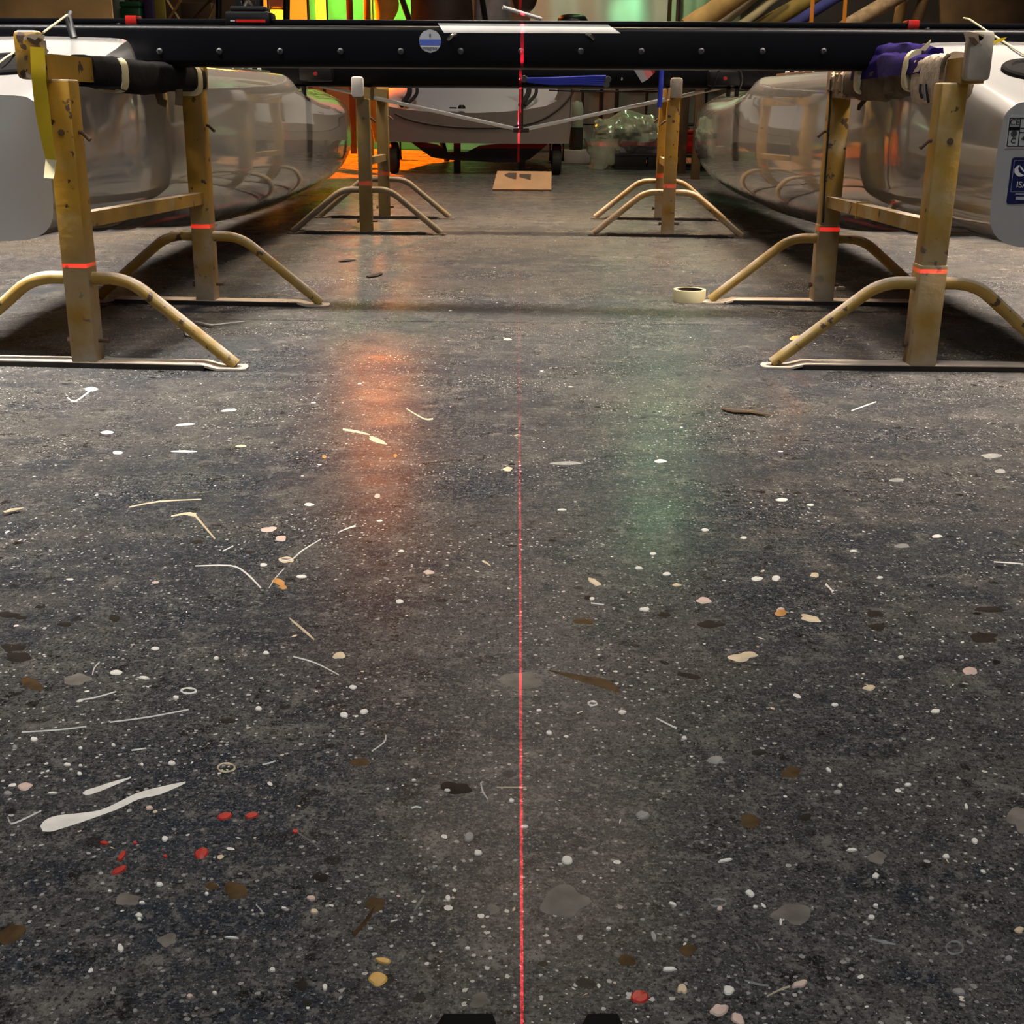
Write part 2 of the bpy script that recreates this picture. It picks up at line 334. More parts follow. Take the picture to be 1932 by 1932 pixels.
def tag(o, label=None, cat=None, group=None, kind=None):
    if label: o['label'] = label
    if cat: o['category'] = cat
    if group: o['group'] = group
    if kind: o['kind'] = kind
    return o
def empty(name, X, label, cat, group=None):
    o = bpy.data.objects.new(name, None); C.objects.link(o)
    o.empty_display_size = 0.05; o.matrix_world = X
    return tag(o, label, cat, group)
def T(x, y, z=0.0): return Matrix.Translation((x, y, z))
def V(*a): return Vector(a)
def nzv(p, s=1.0): return mnoise.noise(Vector(p)*s)

# ------------------------------------------------------------------ the hall
def slab(name, lo, hi, m):
    o = MB().box(lo, hi).build(name, m, smooth=False); o['kind'] = 'structure'; return o
XL, XR, YF, YB, ZC = -5.2, 5.2, -4.0, 15.0, 4.6
jy = fl(1000, 609).y                                     # the saw-cut joint across the slab
fm = MB()
prof = [(YF, 0), (jy-0.0025, 0), (jy-0.0015, -0.008), (jy+0.0015, -0.008), (jy+0.0025, 0), (YB, 0)]
xs = (XL, XR)
vv = [V(x, y, z) for y, z in prof for x in xs]
fm.add(vv, [(2*i, 2*i+1, 2*i+3, 2*i+2) for i in range(len(prof)-1)])
fm.add([V(XL, YF, -0.2), V(XR, YF, -0.2), V(XR, YB, -0.2), V(XL, YB, -0.2)], [(0, 1, 2, 3)])
FLOOR = fm.build('floor', M['floor'], smooth=False); FLOOR['kind'] = 'structure'
slab('wall_back', (XL, YB, 0), (XR, YB+0.15, ZC), M['wall'])
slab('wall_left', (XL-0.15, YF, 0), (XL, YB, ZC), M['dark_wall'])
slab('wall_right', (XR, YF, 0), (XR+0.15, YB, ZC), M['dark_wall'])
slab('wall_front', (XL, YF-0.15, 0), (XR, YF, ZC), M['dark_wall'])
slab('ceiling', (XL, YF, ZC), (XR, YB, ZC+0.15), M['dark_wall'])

# ------------------------------------------------------------------ dried paint on the floor (parts of the floor)
def blob_px(x, y, rx, ry, rot=0, rough=0.12, n=14, seed=0):
    rnd = random.Random(seed); am = [(h, rnd.uniform(0.3, 1.0)/h**0.5, rnd.uniform(0, 6.28)) for h in (2, 3, 4, 5)]
    ph = [sum(a_*math.sin(h*2*math.pi*k/n+p_) for h, a_, p_ in am)*0.75 for k in range(n)]
    out = []
    for k in range(n):
        a = 2*math.pi*k/n; q = 1 + rough*ph[k]
        u, v = rx*q*math.cos(a), ry*q*math.sin(a); c, s = math.cos(R(rot)), math.sin(R(rot))
        out.append(fl(x + u*c - v*s, y + u*s + v*c))
    return out
def flat_blob(mb, ring, h=0.0007, mi=0):
    c = sum(ring, Vector())/len(ring); n = len(ring)
    top = [c + (p-c)*0.82 + V(0, 0, h) for p in ring]
    mb.add(ring + top + [c + V(0, 0, h*1.15)], [(k, (k+1) % n, n+(k+1) % n, n+k) for k in range(n)] + [(n+k, n+(k+1) % n, 2*n) for k in range(n)], mi)
def stroke_px(mb, pts, h=0.0009, mi=0):
    L, Rr = [], []
    n = len(pts)
    for i, (x, y, w) in enumerate(pts):
        a, b = pts[max(0, i-1)], pts[min(n-1, i+1)]
        w = w if w > 3.2 else w*0.68
        dx_, dy_ = b[0]-a[0], b[1]-a[1]; l = math.hypot(dx_, dy_) or 1
        nx, ny = -dy_/l*w, dx_/l*w
        L.append(fl(x+nx, y+ny)); Rr.append(fl(x-nx, y-ny))
    mid = [(a+b)/2 + V(0, 0, h) for a, b in zip(L, Rr)]
    v = L + mid + Rr; f = []
    for i in range(n-1): f += [(i, i+1, n+i+1, n+i), (n+i, n+i+1, 2*n+i+1, 2*n+i)]
    mb.add(v, f, mi)
def fine(pts, k=3):
    out = []
    for i in range(len(pts)-1):
        p0, p1, p2, p3 = pts[max(i-1, 0)], pts[i], pts[i+1], pts[min(i+2, len(pts)-1)]
        for j in range(k):
            t = j/k
            out.append(tuple(0.5*((2*b) + (c-a)*t + (2*a-5*b+4*c-d)*t*t + (3*b-a-3*c+d)*t**3) for a, b, c, d in zip(p0, p1, p2, p3)))
    out.append(tuple(pts[-1])); return out
DROPS = {
 'p_white': [(64,1395,7,4),(214,1406,4,3),(152,1412,4,2.5),(127,1443,7,3),(152,1445,4,2),(150,1460,5,3),(324,1440,7,4),(268,1443,3,3),(99,1497,9,2),(121,1473,3,2),(311,1583,6,5),(301,1669,7,4),(268,1704,6,3),(262,1727,7,4),(263,1735,4,3),(390,1687,4,3),(536,1714,6,2,8),(207,1682,4,2),(405,1874,5,3),(514,1830,6,4),(613,1863,5,6),(437,1770,13,2,3),(227,1789,6,8),
  (1070,1623,11,8),(902,1609,8,5),(844,1492,6,3),(781,1473,5,2),(965,1511,5,4),(1148,1753,5,3.5),(882,1790,5,3),(845,1695,5,6),(1269,1706,8,3,20),(1263,1829,14,4),(1652,1653,7,5),(1839,1587,7,5,35),(1785,1616,7,4),(1415,1686,9,6,25),(1607,1604,10,3),(1368,1624,14,3,-10),(1644,1731,7,4),(1652,1709,5,3),(1425,1712,5,3),(1713,1481,7,3),(1585,1482,5,3),(1563,1453,6,3,40),(1823,1522,3,6,-25),(1375,1869,10,9),
  (583,952,9,3),(569,1088,10,3),(754,1135,7,4),(219,1269,12,4.5),(271,1279,9,3),(332,1316,6,3),(666,1297,7,4),(649,1349,8,5),(687,1343,8,4.5),(293,1224,8,3),(488,1337,6,4),(502,1232,6,3),(408,1242,5,3),(497,1066,7,3),
  (1205,1072,7,3),(1232,1045,6,2.5),(1258,1083,8,3),(1218,1150,7,4),(1117,1130,5,3),(1174,1344,8,4),(1036,1383,6,4),(1291,1393,5,3),(1017,1341,5,2.5),(1060,962,9,1.5),(1428,1092,11,4),(1464,1091,8,5),(1768,1012,10,3),(1765,1342,9,4),(1575,1330,7,3),(1475,943,11,3),(1529,953,7,2),(172,734,12,4),(432,774,15,2.2,-4),(202,816,12,3),(350,801,19,2,-4),(222,854,10,3),(347,852,25,1.6),(757,1040,6,2),(1330,1000,7,2.5),(990,1560,7,3),(1212,1150,6,3),(1246,870,12,3),(1403,1015,6,2),(1610,1040,7,2),(1700,1240,6,3),(1660,1090,6,2)],
 'p_cream': [(1121,1098,13,5,25),(1401,1239,27,8,-5),(1529,1167,20,6,10),(1537,1085,9,4),(593,1720,8,4),(1277,1104,8,3),(1923,1755,9,6),(1287,1866,9,10),(958,885,9,4),(455,842,10,2),(712,831,19,4,18),(640,1237,11,7),(958,640,8,2),(1640,1298,12,5)],
 'p_pink': [(47,1484,14,7,-10),(282,1525,7,4),(358,1880,6,4),(507,999,14,5,-8),(530,1016,11,5),(1328,1133,14,6),(809,1080,10,4),(1830,1266,13,8),(1358,1715,6,4),(1392,1923,14,10,40),(1357,1906,16,12,-15),(1509,1857,14,7,-20),(587,1695,8,5),(1473,1150,8,3),(712,936,6,4)],
 'p_grey': [(15,1497,8,4),(885,1579,9,9),(1212,1538,12,8),(1349,1434,15,7),(1233,1767,5,10,-20),(1757,1696,5,4),(1903,1809,8,5),(1809,1871,12,6,10),(28,1410,5,4),(1702,1030,14,4),(1692,906,14,3),(1887,889,10,4),(1871,860,20,4),(1068,874,30,3),(255,1908,5,4),(819,1637,4,4),(1580,1495,8,4)],
 'p_red': [(424,1540,14,7,-15),(475,1539,13,6,-12),(380,1610,14,10,-25),(557,1569,6,4),(197,1591,9,3.5,5),(255,1591,4,3),(230,1615,12,5,-55),(225,1642,16,6,-28),(312,1616,4,3),(1207,1881,17,13)],
 'p_yellow': [(713,1847,18,13,-10),(723,1813,16,5,8),(1500,637,10,4,-10)],
 'p_orange': [(526,1098,12,6,15),(534,1108,8,4),(1473,1156,11,7),(746,860,4,3),(612,862,4,3)],
 'p_brown': [(1183,1812,16,11),(679,1438,20,7),(708,1706,18,14),(1493,1457,18,11),(1415,1549,19,13),(1297,1792,15,12),(445,1680,22,16,20),(400,1672,13,7),(22,1762,28,15,-20),(1101,1172,20,6),(60,1290,22,10,30)],
 'p_dim': [(1064,1701,45,28),(931,1715,12,9),(905,1887,18,14),(1496,1724,34,20),(1655,1618,18,11),(145,1282,24,11),(983,1284,38,16),(240,1697,24,11),(316,1773,17,12),(1925,1545,24,22)],
 'p_dark': [(1253,1160,11,5),(373,1022,13,3.5),(15,1160,20,6),(25,1222,22,8),(35,1240,26,9),(122,1178,13,5),(216,1166,12,6),(1432,1420,14,5),(1520,1542,11,7),(1866,1150,30,5),(1856,1203,28,9),(1650,1158,16,6),(1655,1183,18,6),(1450,1033,8,4),(1110,1128,9,4),(860,1487,28,12),(605,1655,14,9),(570,1860,12,9),(578,1893,9,6),(430,1360,16,5),(1300,1275,22,5,12),(1340,1178,24,7),(40,1165,12,4),(470,1041,9,3)],
}
NAMES = {'p_white': 'paint_drop', 'p_cream': 'paint_drop', 'p_pink': 'paint_drop', 'p_grey': 'paint_drop', 'p_red': 'paint_drop', 'p_yellow': 'paint_drop', 'p_orange': 'paint_drop', 'p_brown': 'glue_stain', 'p_dim': 'filler_patch', 'p_dark': 'tar_spot'}
LBL = {'p_red': 'red paint drop', 'p_yellow': 'yellow paint drop', 'p_orange': 'orange paint drop'}
sd = 0
for key, lst in DROPS.items():
    for d in lst:
        sd += 1
        x, y, rx, ry = d[:4]; rot = d[4] if len(d) > 4 else 0
        mb = MB()
        big = rx > 13
        rough = {'p_red': 0.05, 'p_dim': 0.28, 'p_brown': 0.2, 'p_dark': 0.3, 'p_cream': 0.3, 'p_pink': 0.22}.get(key, 0.16)
        flat_blob(mb, blob_px(x, y, rx, ry, rot, rough, 28 if big else 14, sd), 0.0003 if key in ('p_brown', 'p_dim', 'p_dark') else 0.0009)
        mb.build(NAMES[key], M[key], FLOOR, label=LBL.get(key))
for ring_ in ((427,1448,16,8,'p_cream'), (356,1303,14,5,'p_white'), (1354,1703,16,7,'p_grey'), (1801,1788,16,12,'p_grey'), (1118,1327,8,4,'p_white'), (540,1056,13,4,'p_cream')):
    x, y, rx, ry, key = ring_; mb = MB()
    pts = [(x+rx*math.cos(2*math.pi*k/20), y+ry*math.sin(2*math.pi*k/20), 2.4 + 0.8*math.sin(k*1.3)) for k in range(21)]
    stroke_px(mb, pts); mb.build('paint_ring', M[key], FLOOR)
STROKES = [
 ('p_white', [(78,1564,5),(90,1558,12),(112,1551,13),(150,1543,9),(190,1533,5),(225,1519,6),(260,1502,6),(300,1492,7),(350,1476,2)]),
 ('p_white', [(156,1497,2),(165,1495,5),(185,1489,5),(212,1479,4),(247,1467,2)]),
 ('p_white', [(15,1542,1.5),(18,1550,2),(28,1553,2.2),(78,1530,1.2)]),
 ('p_white', [(907,1477,2),(911,1493,2.3),(921,1509,2)]), ('p_white', [(728,1387,1.6),(725,1400,2),(701,1418,1.5)]),
 ('p_white', [(776,1525,2),(785,1522,2.4),(795,1524,2)]), ('p_grey', [(1641,1771,2),(1668,1777,3.5),(1690,1782,2)]),
 ('p_white', [(606,1017,1.2),(571,1038,2),(549,1056,1.6),(527,1056,2)]), ('p_white', [(553,1239,1.2),(596,1251,1.8),(640,1274,1.2)]),
 ('p_cream', [(546,1166,1.6),(560,1178,3),(580,1195,3),(593,1207,2)]), ('p_cream', [(368,972,3),(389,997,2.5),(406,1017,2)]),
 ('p_cream', [(323,974,1.5),(350,969,3.2),(370,972,3.5)]), ('p_white', [(368,1068,1.3),(435,1067,1.8),(464,1081,2.5),(493,1110,2)]),
 ('p_white', [(207,1363,1.3),(281,1353,1.6),(356,1339,1.3)]), ('p_white', [(41,1382,1.3),(112,1377,1.6),(163,1371,1.3)]),
 ('p_white', [(149,1321,1.6),(180,1316,1.8),(219,1305,1.2)]), ('p_white', [(536,1073,1.2),(520,1090,1.6),(507,1110,1.2)]),
 ('p_white', [(637,1005,1.2),(655,997,1.8),(671,992,3)]), ('p_white', [(188,1249,1.4),(178,1260,1.8),(174,1274,1.4)]),
 ('p_cream', [(910,1058,2.5),(918,1062,2.6),(926,1068,1.4)]), ('p_white', [(1238,1355,1.6),(1260,1366,2.2),(1277,1374,3)]),
 ('p_brown', [(1036,1265,2),(1070,1273,4),(1110,1283,7),(1140,1290,9),(1170,1305,3)]), ('p_brown', [(706,1712,3),(690,1738,3.5),(666,1765,4.5)]),
 ('p_white', [(1558,1102,3),(1565,1109,2.2),(1572,1117,3.4)]), ('p_white', [(1875,1060,1.4),(1905,1062,1.5),(1931,1064,1.2)]),
 ('p_white', [(170,737,2.4),(142,757,1.6),(127,750,1.6)]), ('p_cream', [(647,810,2.6),(672,814,3.2),(698,820,1.6)]),
 ('p_cream', [(767,771,1.6),(800,790,1.8),(817,790,2.2)]), ('p_white', [(1606,775,1.2),(1630,766,1.6),(1653,758,1.2)]),
 ('p_grey', [(560,1570,1.3),(590,1590,2),(600,1600,1.4)]), ('p_white', [(483,1707,1.6),(492,1716,2.2),(499,1726,1.4)]),
 ('p_grey', [(800,1690,2),(790,1705,3),(780,1720,2)]), ('p_grey', [(1425,1778,2),(1430,1785,2.4),(1433,1792,1.6)]),
 ('p_white', [(495,1443,1.2),(508,1440,1.6),(520,1436,1.2)]), ('p_white', [(248,1416,1.4),(262,1414,1.8),(276,1412,1.2)]),
 ('p_cream', [(1447,1880,2),(1470,1868,2.5),(1490,1861,3)]), ('p_grey', [(1405,1850,2),(1430,1857,3),(1450,1860,2)]),
 ('p_cream', [(243,957,1.2),(300,946,2.2),(380,942,1.0)]), ('p_cream', [(937,1486,1.4),(965,1486,1.5),(993,1486,1.8)]),
 ('p_white', [(1193,1134,1.3),(1115,1138,1.4),(1140,1141,1)][1:]), ('p_white', [(420,1040,1.2),(440,1030,1.4)]),
]
for key, pts in STROKES:
    mb = MB(); stroke_px(mb, fine(pts)); mb.build('paint_drip' if key != 'p_brown' else 'glue_streak', M[key], FLOOR)
# the countless small specks, one mesh
mb = MB(); rnd = random.Random(3)
for i in range(7000):
    Y = 0.5 + 5.6*rnd.random()**1.5; X = rnd.uniform(-1, 1)*(0.35+0.46*Y)
    if mnoise.noise(V(X*2.2, Y*2.2, 3.1)) < -0.25 and rnd.random() < 0.7: continue
    r = 0.0007*math.exp(rnd.gauss(0.0, 0.75)); r = min(r, 0.0055)
    e = rnd.uniform(0.35, 1.0); a0 = rnd.uniform(0, 6.28); n = 7
    if rnd.random() < 0.12: r *= 2.0; e = 0.22
    ring = []
    for k in range(n):
        a = 2*math.pi*k/n; q = rnd.uniform(0.75, 1.2)
        u, v = r*q*math.cos(a), r*e*q*math.sin(a)
        ring.append(V(X+u*math.cos(a0)-v*math.sin(a0), Y+u*math.sin(a0)+v*math.cos(a0), 0.0))
    mi = rnd.choices((0, 1, 2, 3, 4), (64, 14, 6, 6, 10))[0]
    c = V(X, Y, 0.0005)
    mb.add(ring+[c], [(k, (k+1) % n, n) for k in range(n)], mi)
o = mb.build('paint_specks', [M['p_white'], M['p_cream'], M['p_pink'], M['p_grey'], M['p_dark']], FLOOR, smooth=False); o['kind'] = 'stuff'

# ------------------------------------------------------------------ trestles
def make_trestle(label, F, B, capF, capB, hF, hB, side, mats, offF=0.0, offB=0.0, cap_mats=None, stretch=(0.300, 0.288), seam=False):
    """F, B: base points of the two posts. side=+1: right-hand trestle. hF/hB: top of crossbar."""
    Fv, Bv = V(F[0], F[1], 0), V(B[0], B[1], 0)
    ang = math.atan2(-(Bv.x-Fv.x), Bv.y-Fv.y)
    X = T(Fv.x, Fv.y) @ Matrix.Rotation(ang, 4, 'Z')
    root = empty('trestle', X, label, 'trestle', 'trestles under the catamaran')
    L = (Bv-Fv).length
    post_m, tube_m, plate_m, bar_m = mats
    w = 0.0255
    for y, h in ((0, hF), (L, hB)):
        mb = MB().box((-w, y-w, 0.010), (w, y+w, h-0.045), 0.004)
        if seam: mb.box((-w-0.002, y-w-0.002, 0.010), (w+0.002, y+w+0.002, 0.215), 0.004)
        mb.build('post', post_m, root)
        # flat bar foot, its middle standing on a flange, its ends pressed flat to the floor
        hl = 0.325; fw = 0.026
        pl = MB()
        xs_ = [-hl, -hl+0.006, -hl+0.055, -hl+0.085, hl-0.085, hl-0.055, hl-0.006, hl]
        zs_ = [0.0035, 0.005, 0.005, 0.0125, 0.0125, 0.005, 0.005, 0.0035]
        ws_ = [fw*0.5, fw*0.95, fw, fw, fw, fw, fw*0.95, fw*0.5]
        rings = [[V(x, y-ww, max(0, z-0.0045)), V(x, y+ww, max(0, z-0.0045)), V(x, y+ww, z), V(x, y-ww, z)] for x, z, ww in zip(xs_, zs_, ws_)]
        pl.loft(rings)
        pl.box((-hl+0.080, y-fw-0.0006, 0.0), (hl-0.080, y-fw+0.003, 0.0105), mi=1)
        pl.box((-hl+0.085, y+fw-0.004, 0.0), (hl-0.085, y+fw-0.001, 0.011))
        pl.build('base_plate', [plate_m, M['flange']], root, angle=25)
        for s_ in (-1, 1):
            pts = [(s_*0.020, y, 0.176), (s_*0.055, y, 0.1765)]
            for k in range(1, 8):
                a = R(40)*k/7
                pts.append((s_*(0.055 + 0.115*math.sin(a)), y, 0.1765 - 0.115*(1-math.cos(a))))
            pts.append((s_*0.303, y, 0.008))
            MB().tube(pts, 0.0127, 12).build('brace_tube', tube_m, root)
        pin = MB().tube([(-0.034, y, 0.052), (0.046 if y == 0 else 0.044, y, 0.052)], 0.0042, 8)
        pin.tube([(-0.037, y, 0.052), (-0.031, y, 0.052)], 0.008, 6)
        pin.build('locking_pin', M['rust'], root)
        px_ = -side*0.045
        MB().tube([(0, y, 0.455), (px_*0.7, y, 0.452), (px_*1.05, y-0.004, 0.438)], 0.0042, 8).build('hook_pin', M['rust'], root)
    MB().tube([(-side*0.0255, -w-0.0015, 0.452), (-side*0.0255, -w+0.001, 0.452)], 0.001, 6)
    MB().tube([(0.002, -w-0.002, 0.452), (0.002, -w+0.002, 0.452)], 0.0062, 12).build('post_hole', M['rust'], root)
    # crossbar and end plates
    cb = MB(); q = 0.0225
    y0, y1 = -w-0.012, L+w+0.012
    r0 = [V(offF-q, y0, hF-0.046), V(offF+q, y0, hF-0.046), V(offF+q, y0, hF), V(offF-q, y0, hF)]
    r1 = [V(offB-q, y1, hB-0.046), V(offB+q, y1, hB-0.046), V(offB+q, y1, hB), V(offB-q, y1, hB)]
    cb.loft([r0, r1]); cb.build('crossbar', bar_m, root, angle=25)
    cm = cap_mats or (post_m, post_m)
    MB().box((offF-0.0235, y0-0.034, capF[0]), (offF+0.0235, y0+0.002, capF[1]), 0.009).build('end_plate', cm[0], root)
    MB().box((offB-0.0275, y1-0.034, capB[0]), (offB+0.0275, y1+0.002, capB[1]), 0.006).build('end_plate', cm[1], root)
    st = MB(); e = 0.0145
    ra = [V(-e, w-0.002, stretch[0]-2*e), V(e, w-0.002, stretch[0]-2*e), V(e, w-0.002, stretch[0]), V(-e, w-0.002, stretch[0])]
    rb = [V(-e, L-w+0.002, stretch[1]-2*e), V(e, L-w+0.002, stretch[1]-2*e), V(e, L-w+0.002, stretch[1]), V(-e, L-w+0.002, stretch[1])]
    st.loft([ra, rb])
    if seam: st.box((-e-0.0012, L*0.62, stretch[1]-2*e-0.002), (e+0.0012, L*0.62+0.006, stretch[1]+0.008))
    st.build('stretcher', bar_m, root, angle=25)
    return root, X, L
ym = (M['yellow'], M['tube'], M['plate'], M['yellow'])
dm = (M['dusty'], M['tube'], M['plate'], M['dusty'])
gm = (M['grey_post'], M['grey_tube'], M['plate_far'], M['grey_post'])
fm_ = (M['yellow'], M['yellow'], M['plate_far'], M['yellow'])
TL, XTL, LTL = make_trestle('chipped yellow steel trestle under the left hull end with a yellow tape strip hanging', (-0.860, 2.452), (-0.813, 3.270), (0.546, 0.630), (0.538, 0.606), 0.592, 0.586, -1, ym, -0.030, 0.0)
TR, XTR, LTR = make_trestle('dusty yellow steel trestle carrying the purple cloth at the right', (0.838, 2.510), (0.840, 3.378), (0.562, 0.650), (0.545, 0.615), 0.604, 0.596, 1, dm, 0.026, 0.0, (M['grey_cap'], M['tan_rag']), seam=True)
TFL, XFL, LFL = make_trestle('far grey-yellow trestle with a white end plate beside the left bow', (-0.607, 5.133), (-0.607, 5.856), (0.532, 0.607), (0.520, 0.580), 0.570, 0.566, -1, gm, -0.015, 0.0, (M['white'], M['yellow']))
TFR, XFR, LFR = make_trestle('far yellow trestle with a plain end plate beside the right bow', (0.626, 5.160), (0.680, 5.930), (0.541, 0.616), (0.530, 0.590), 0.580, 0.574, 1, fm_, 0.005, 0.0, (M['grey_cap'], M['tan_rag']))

# tape hanging off the near left end plate
def strip(pts, w, th=0.0006):
    """ribbon through world points, w = half width vector list"""
    mb = MB(); A = [p-w_ for p, w_ in zip(pts, w)]; B_ = [p+w_ for p, w_ in zip(pts, w)]
    n = len(pts); off = V(0, -th, 0)
    mb.loft([[a, b, b+off, a+off] for a, b in zip(A, B_)]); return mb
tp = []
for l, r_, y, Y in ((57,84,88,2.352),(58,86,120,2.350),(60,87,150,2.348),(64,92,190,2.352),(70,97,230,2.356),(79,101,270,2.360),(86,107,300,2.362),(84,104,322,2.358),(83,101,335,2.352)):
    tp.append(((at(l, y, Y)+at(r_, y+2, Y))/2, (at(r_, y+2, Y)-at(l, y, Y))/2))
strip([a for a, b in tp[6:]], [b for a, b in tp[6:]]).build('tape_end', M['cream_tape'], TL, local=XTL, label='cream end of the hanging tape')
strip([a for a, b in tp[:7]], [b for a, b in tp[:7]]).build('tape_strip', M['yellow_tape'], TL, local=XTL, label='yellow tape strip hanging from the end plate')

def patch_px(poly, Y, m, name, parent, X, th=0.0012):
    MB().prism([at(x, y, Y) for x, y in poly], (0, th, 0)).build(name, m, parent, smooth=False, local=X)
yl = XTL.translation.y - 0.0725
for poly, m_ in ((((44,70),(58,64),(84,66),(82,74),(72,70),(66,76),(56,71),(46,78)), 'p_cream'), (((50,70),(58,72),(66,77),(72,71),(78,76),(70,86),(60,82),(54,78)), 'rust'), (((74,80),(86,76),(88,92),(92,96),(86,104),(80,96),(76,88)), 'tan_rag'), (((46,106),(52,104),(51,114),(46,113)), 'rust'), (((48,136),(58,142),(60,150),(50,146)), 'grey_cap')):
    patch_px(poly, yl, M[m_], 'torn_wrapping', TL, XTL)
yr = XTR.translation.y - 0.0725
for poly, m_ in ((((1818,62),(1830,60),(1846,63),(1858,66),(1854,74),(1846,80),(1838,70),(1828,68),(1822,76)), 'tan_rag'), (((1828,70),(1838,71),(1846,81),(1840,86),(1832,80)), 'rust'), (((1846,66),(1856,70),(1852,86),(1848,80)), 'p_pink')):
    patch_px(poly, yr, M[m_], 'torn_wrapping', TR, XTR)

# ------------------------------------------------------------------ catamaran
CX = T(0.012, 2.5, 0) @ Matrix.Rotation(-0.0057, 4, 'Z') @ Matrix.Rotation(-0.0045, 4, 'Y')
CAT = empty('catamaran', CX, 'white catamaran with two hulls joined by black beams resting on the trestles', 'catamaran')
ST = np.array([
 # y    zk    zm    w     zs    ws    zt    wt    zc
 (0.00, .245, .42, .158, .495, .152, .521, .118, .524),
 (0.20, .236, .42, .174, .540, .166, .568, .140, .572),
 (0.40, .218, .42, .198, .585, .196, .626, .176, .631),
 (0.46, .212, .42, .204, .590, .203, .646, .183, .651),
 (0.49, .210, .42, .206, .580, .205, .626, .186, .632),
 (0.515,.208, .42, .207, .560, .206, .585, .192, .586),
 (0.72, .190, .42, .209, .560, .207, .585, .192, .586),
 (0.76, .188, .42, .210, .560, .207, .606, .180, .612),
 (1.50, .135, .40, .213, .560, .206, .611, .168, .616),
 (2.10, .112, .40, .213, .560, .205, .614, .165, .619),
 (2.45, .106, .39, .211, .560, .203, .616, .160, .620),
 (2.58, .105, .39, .210, .550, .202, .606, .160, .611),
 (2.72, .105, .39, .209, .530, .202, .570, .165, .572),
 (2.95, .105, .38, .206, .510, .200, .566, .140, .570),
 (3.50, .108, .37, .190, .488, .184, .560, .085, .580),
 (4.20, .122, .36, .152, .480, .146, .556, .050, .580),
 (4.80, .150, .36, .102, .474, .094, .530, .028, .552),
 (5.20, .200, .37, .056, .466, .048, .505, .014, .520),
 (5.40, .255, .38, .024, .455, .019, .485, .007, .495),
 (5.46, .300, .38, .012, .445, .010, .475, .004, .480)])
def pchip(x, xs, ys):
    h = np.diff(xs); d = np.diff(ys)/h; n = len(xs); m = np.zeros(n)
    for i in range(1, n-1):
        if d[i-1]*d[i] > 0: m[i] = 2*d[i-1]*d[i]/(d[i-1]+d[i])
    m[0], m[-1] = d[0], d[-1]
    i = min(max(np.searchsorted(xs, x)-1, 0), n-2); t = (x-xs[i])/h[i]
    return ys[i]*(1+2*t)*(1-t)**2 + h[i]*m[i]*t*(1-t)**2 + ys[i+1]*t*t*(3-2*t) + h[i]*m[i+1]*t*t*(t-1)
def hull_section(y):
    zk, zm, w, zs, ws, zt, wt, zc = [float(pchip(y, ST[:, 0], ST[:, j])) for j in range(1, 9)]
    f_ = max(0.0, 1-y/0.9)**1.3
    L_ = lambda a, b: a + (b-a)*f_
    ctl = [(0, zk), (w*L_(0.40, 0.62), zk+L_(0.012, 0.003)), (w*L_(0.80, 0.92), zk+L_(0.07, 0.030)), (w*L_(0.965, 0.995), zk+L_(0.5*(zm-zk)+0.01, 0.085)), (w, zm), ((w+ws)/2, (zm+zs)/2), (ws, zs), (wt+(ws-wt)*0.55, zs+(zt-zs)*0.72), (wt, zt), (wt*0.5, zt+(zc-zt)*0.75), (0, zc)]
    return fine(ctl, 3)
ys = sorted(set(list(np.linspace(0, 5.46, 66)) + list(ST[:, 0]) + [0.475, 0.503, 0.74, 2.50, 2.54, 2.63, 2.67]))
def make_hull(sgn):
    mb = MB(); rings = []
    for y in ys:
        half = hull_section(y)
        rings.append([V(sgn*1.085+x, y, z) for x, z in half] + [V(sgn*1.085-x, y, z) for x, z in reversed(half[1:-1])])
    mb.loft(rings)
    return mb.build('hull', M['gelcoat'], CAT, angle=50, label='left hull seen from its inner side' if sgn < 0 else 'right hull with plates on the transom')
HL, HR = make_hull(-1), make_hull(1)
def deck_z(y): return float(pchip(y, ST[:, 0], ST[:, 8]))
for sgn, hu in ((-1, HL), (1, HR)):
    # round inspection hatch on the sloping aft deck
    yc = 0.235; zc = deck_z(yc); sl = math.atan((deck_z(0.30)-deck_z(0.17))/0.13)
    Xh = T(sgn*1.085, yc, zc+0.002) @ Matrix.Rotation(sl, 4, 'X')
    MB().lathe([(0.0, 0.004), (0.058, 0.004), (0.062, 0.008), (0.076, 0.008), (0.080, 0.004), (0.080, -0.006)], 32, X=Xh).build('hatch', M['black_felt'], hu)
    # lacing rail with bolt heads along the deck edge before the front beam
    ylist = [1.22, 1.37, 1.52, 1.67, 1.77, 1.92, 2.06, 2.22]
    rail = MB().tube([(sgn*(1.085)-sgn*(0.13), y, deck_z(y)+0.001) for y in np.linspace(1.0, 2.4, 15)], 0.005, 6)
    rail.build('lacing_rail', M['black'], hu)
    for k, y in enumerate(ylist):
        h = 0.010; zz = deck_z(y)
        if k == 4:
            MB().box((sgn*0.955-0.008, y-0.012, zz-0.004), (sgn*0.955+0.008, y+0.012, zz+0.024), 0.005).build('cleat', M['white'], hu)
        else:
            MB().lathe([(0.0075, 0), (0.0075, 0.006), (0.005, h), (0.0, h+0.001)], 10, X=T(sgn*0.955, y, zz+0.003)).build('bolt_head', M['white'], hu)
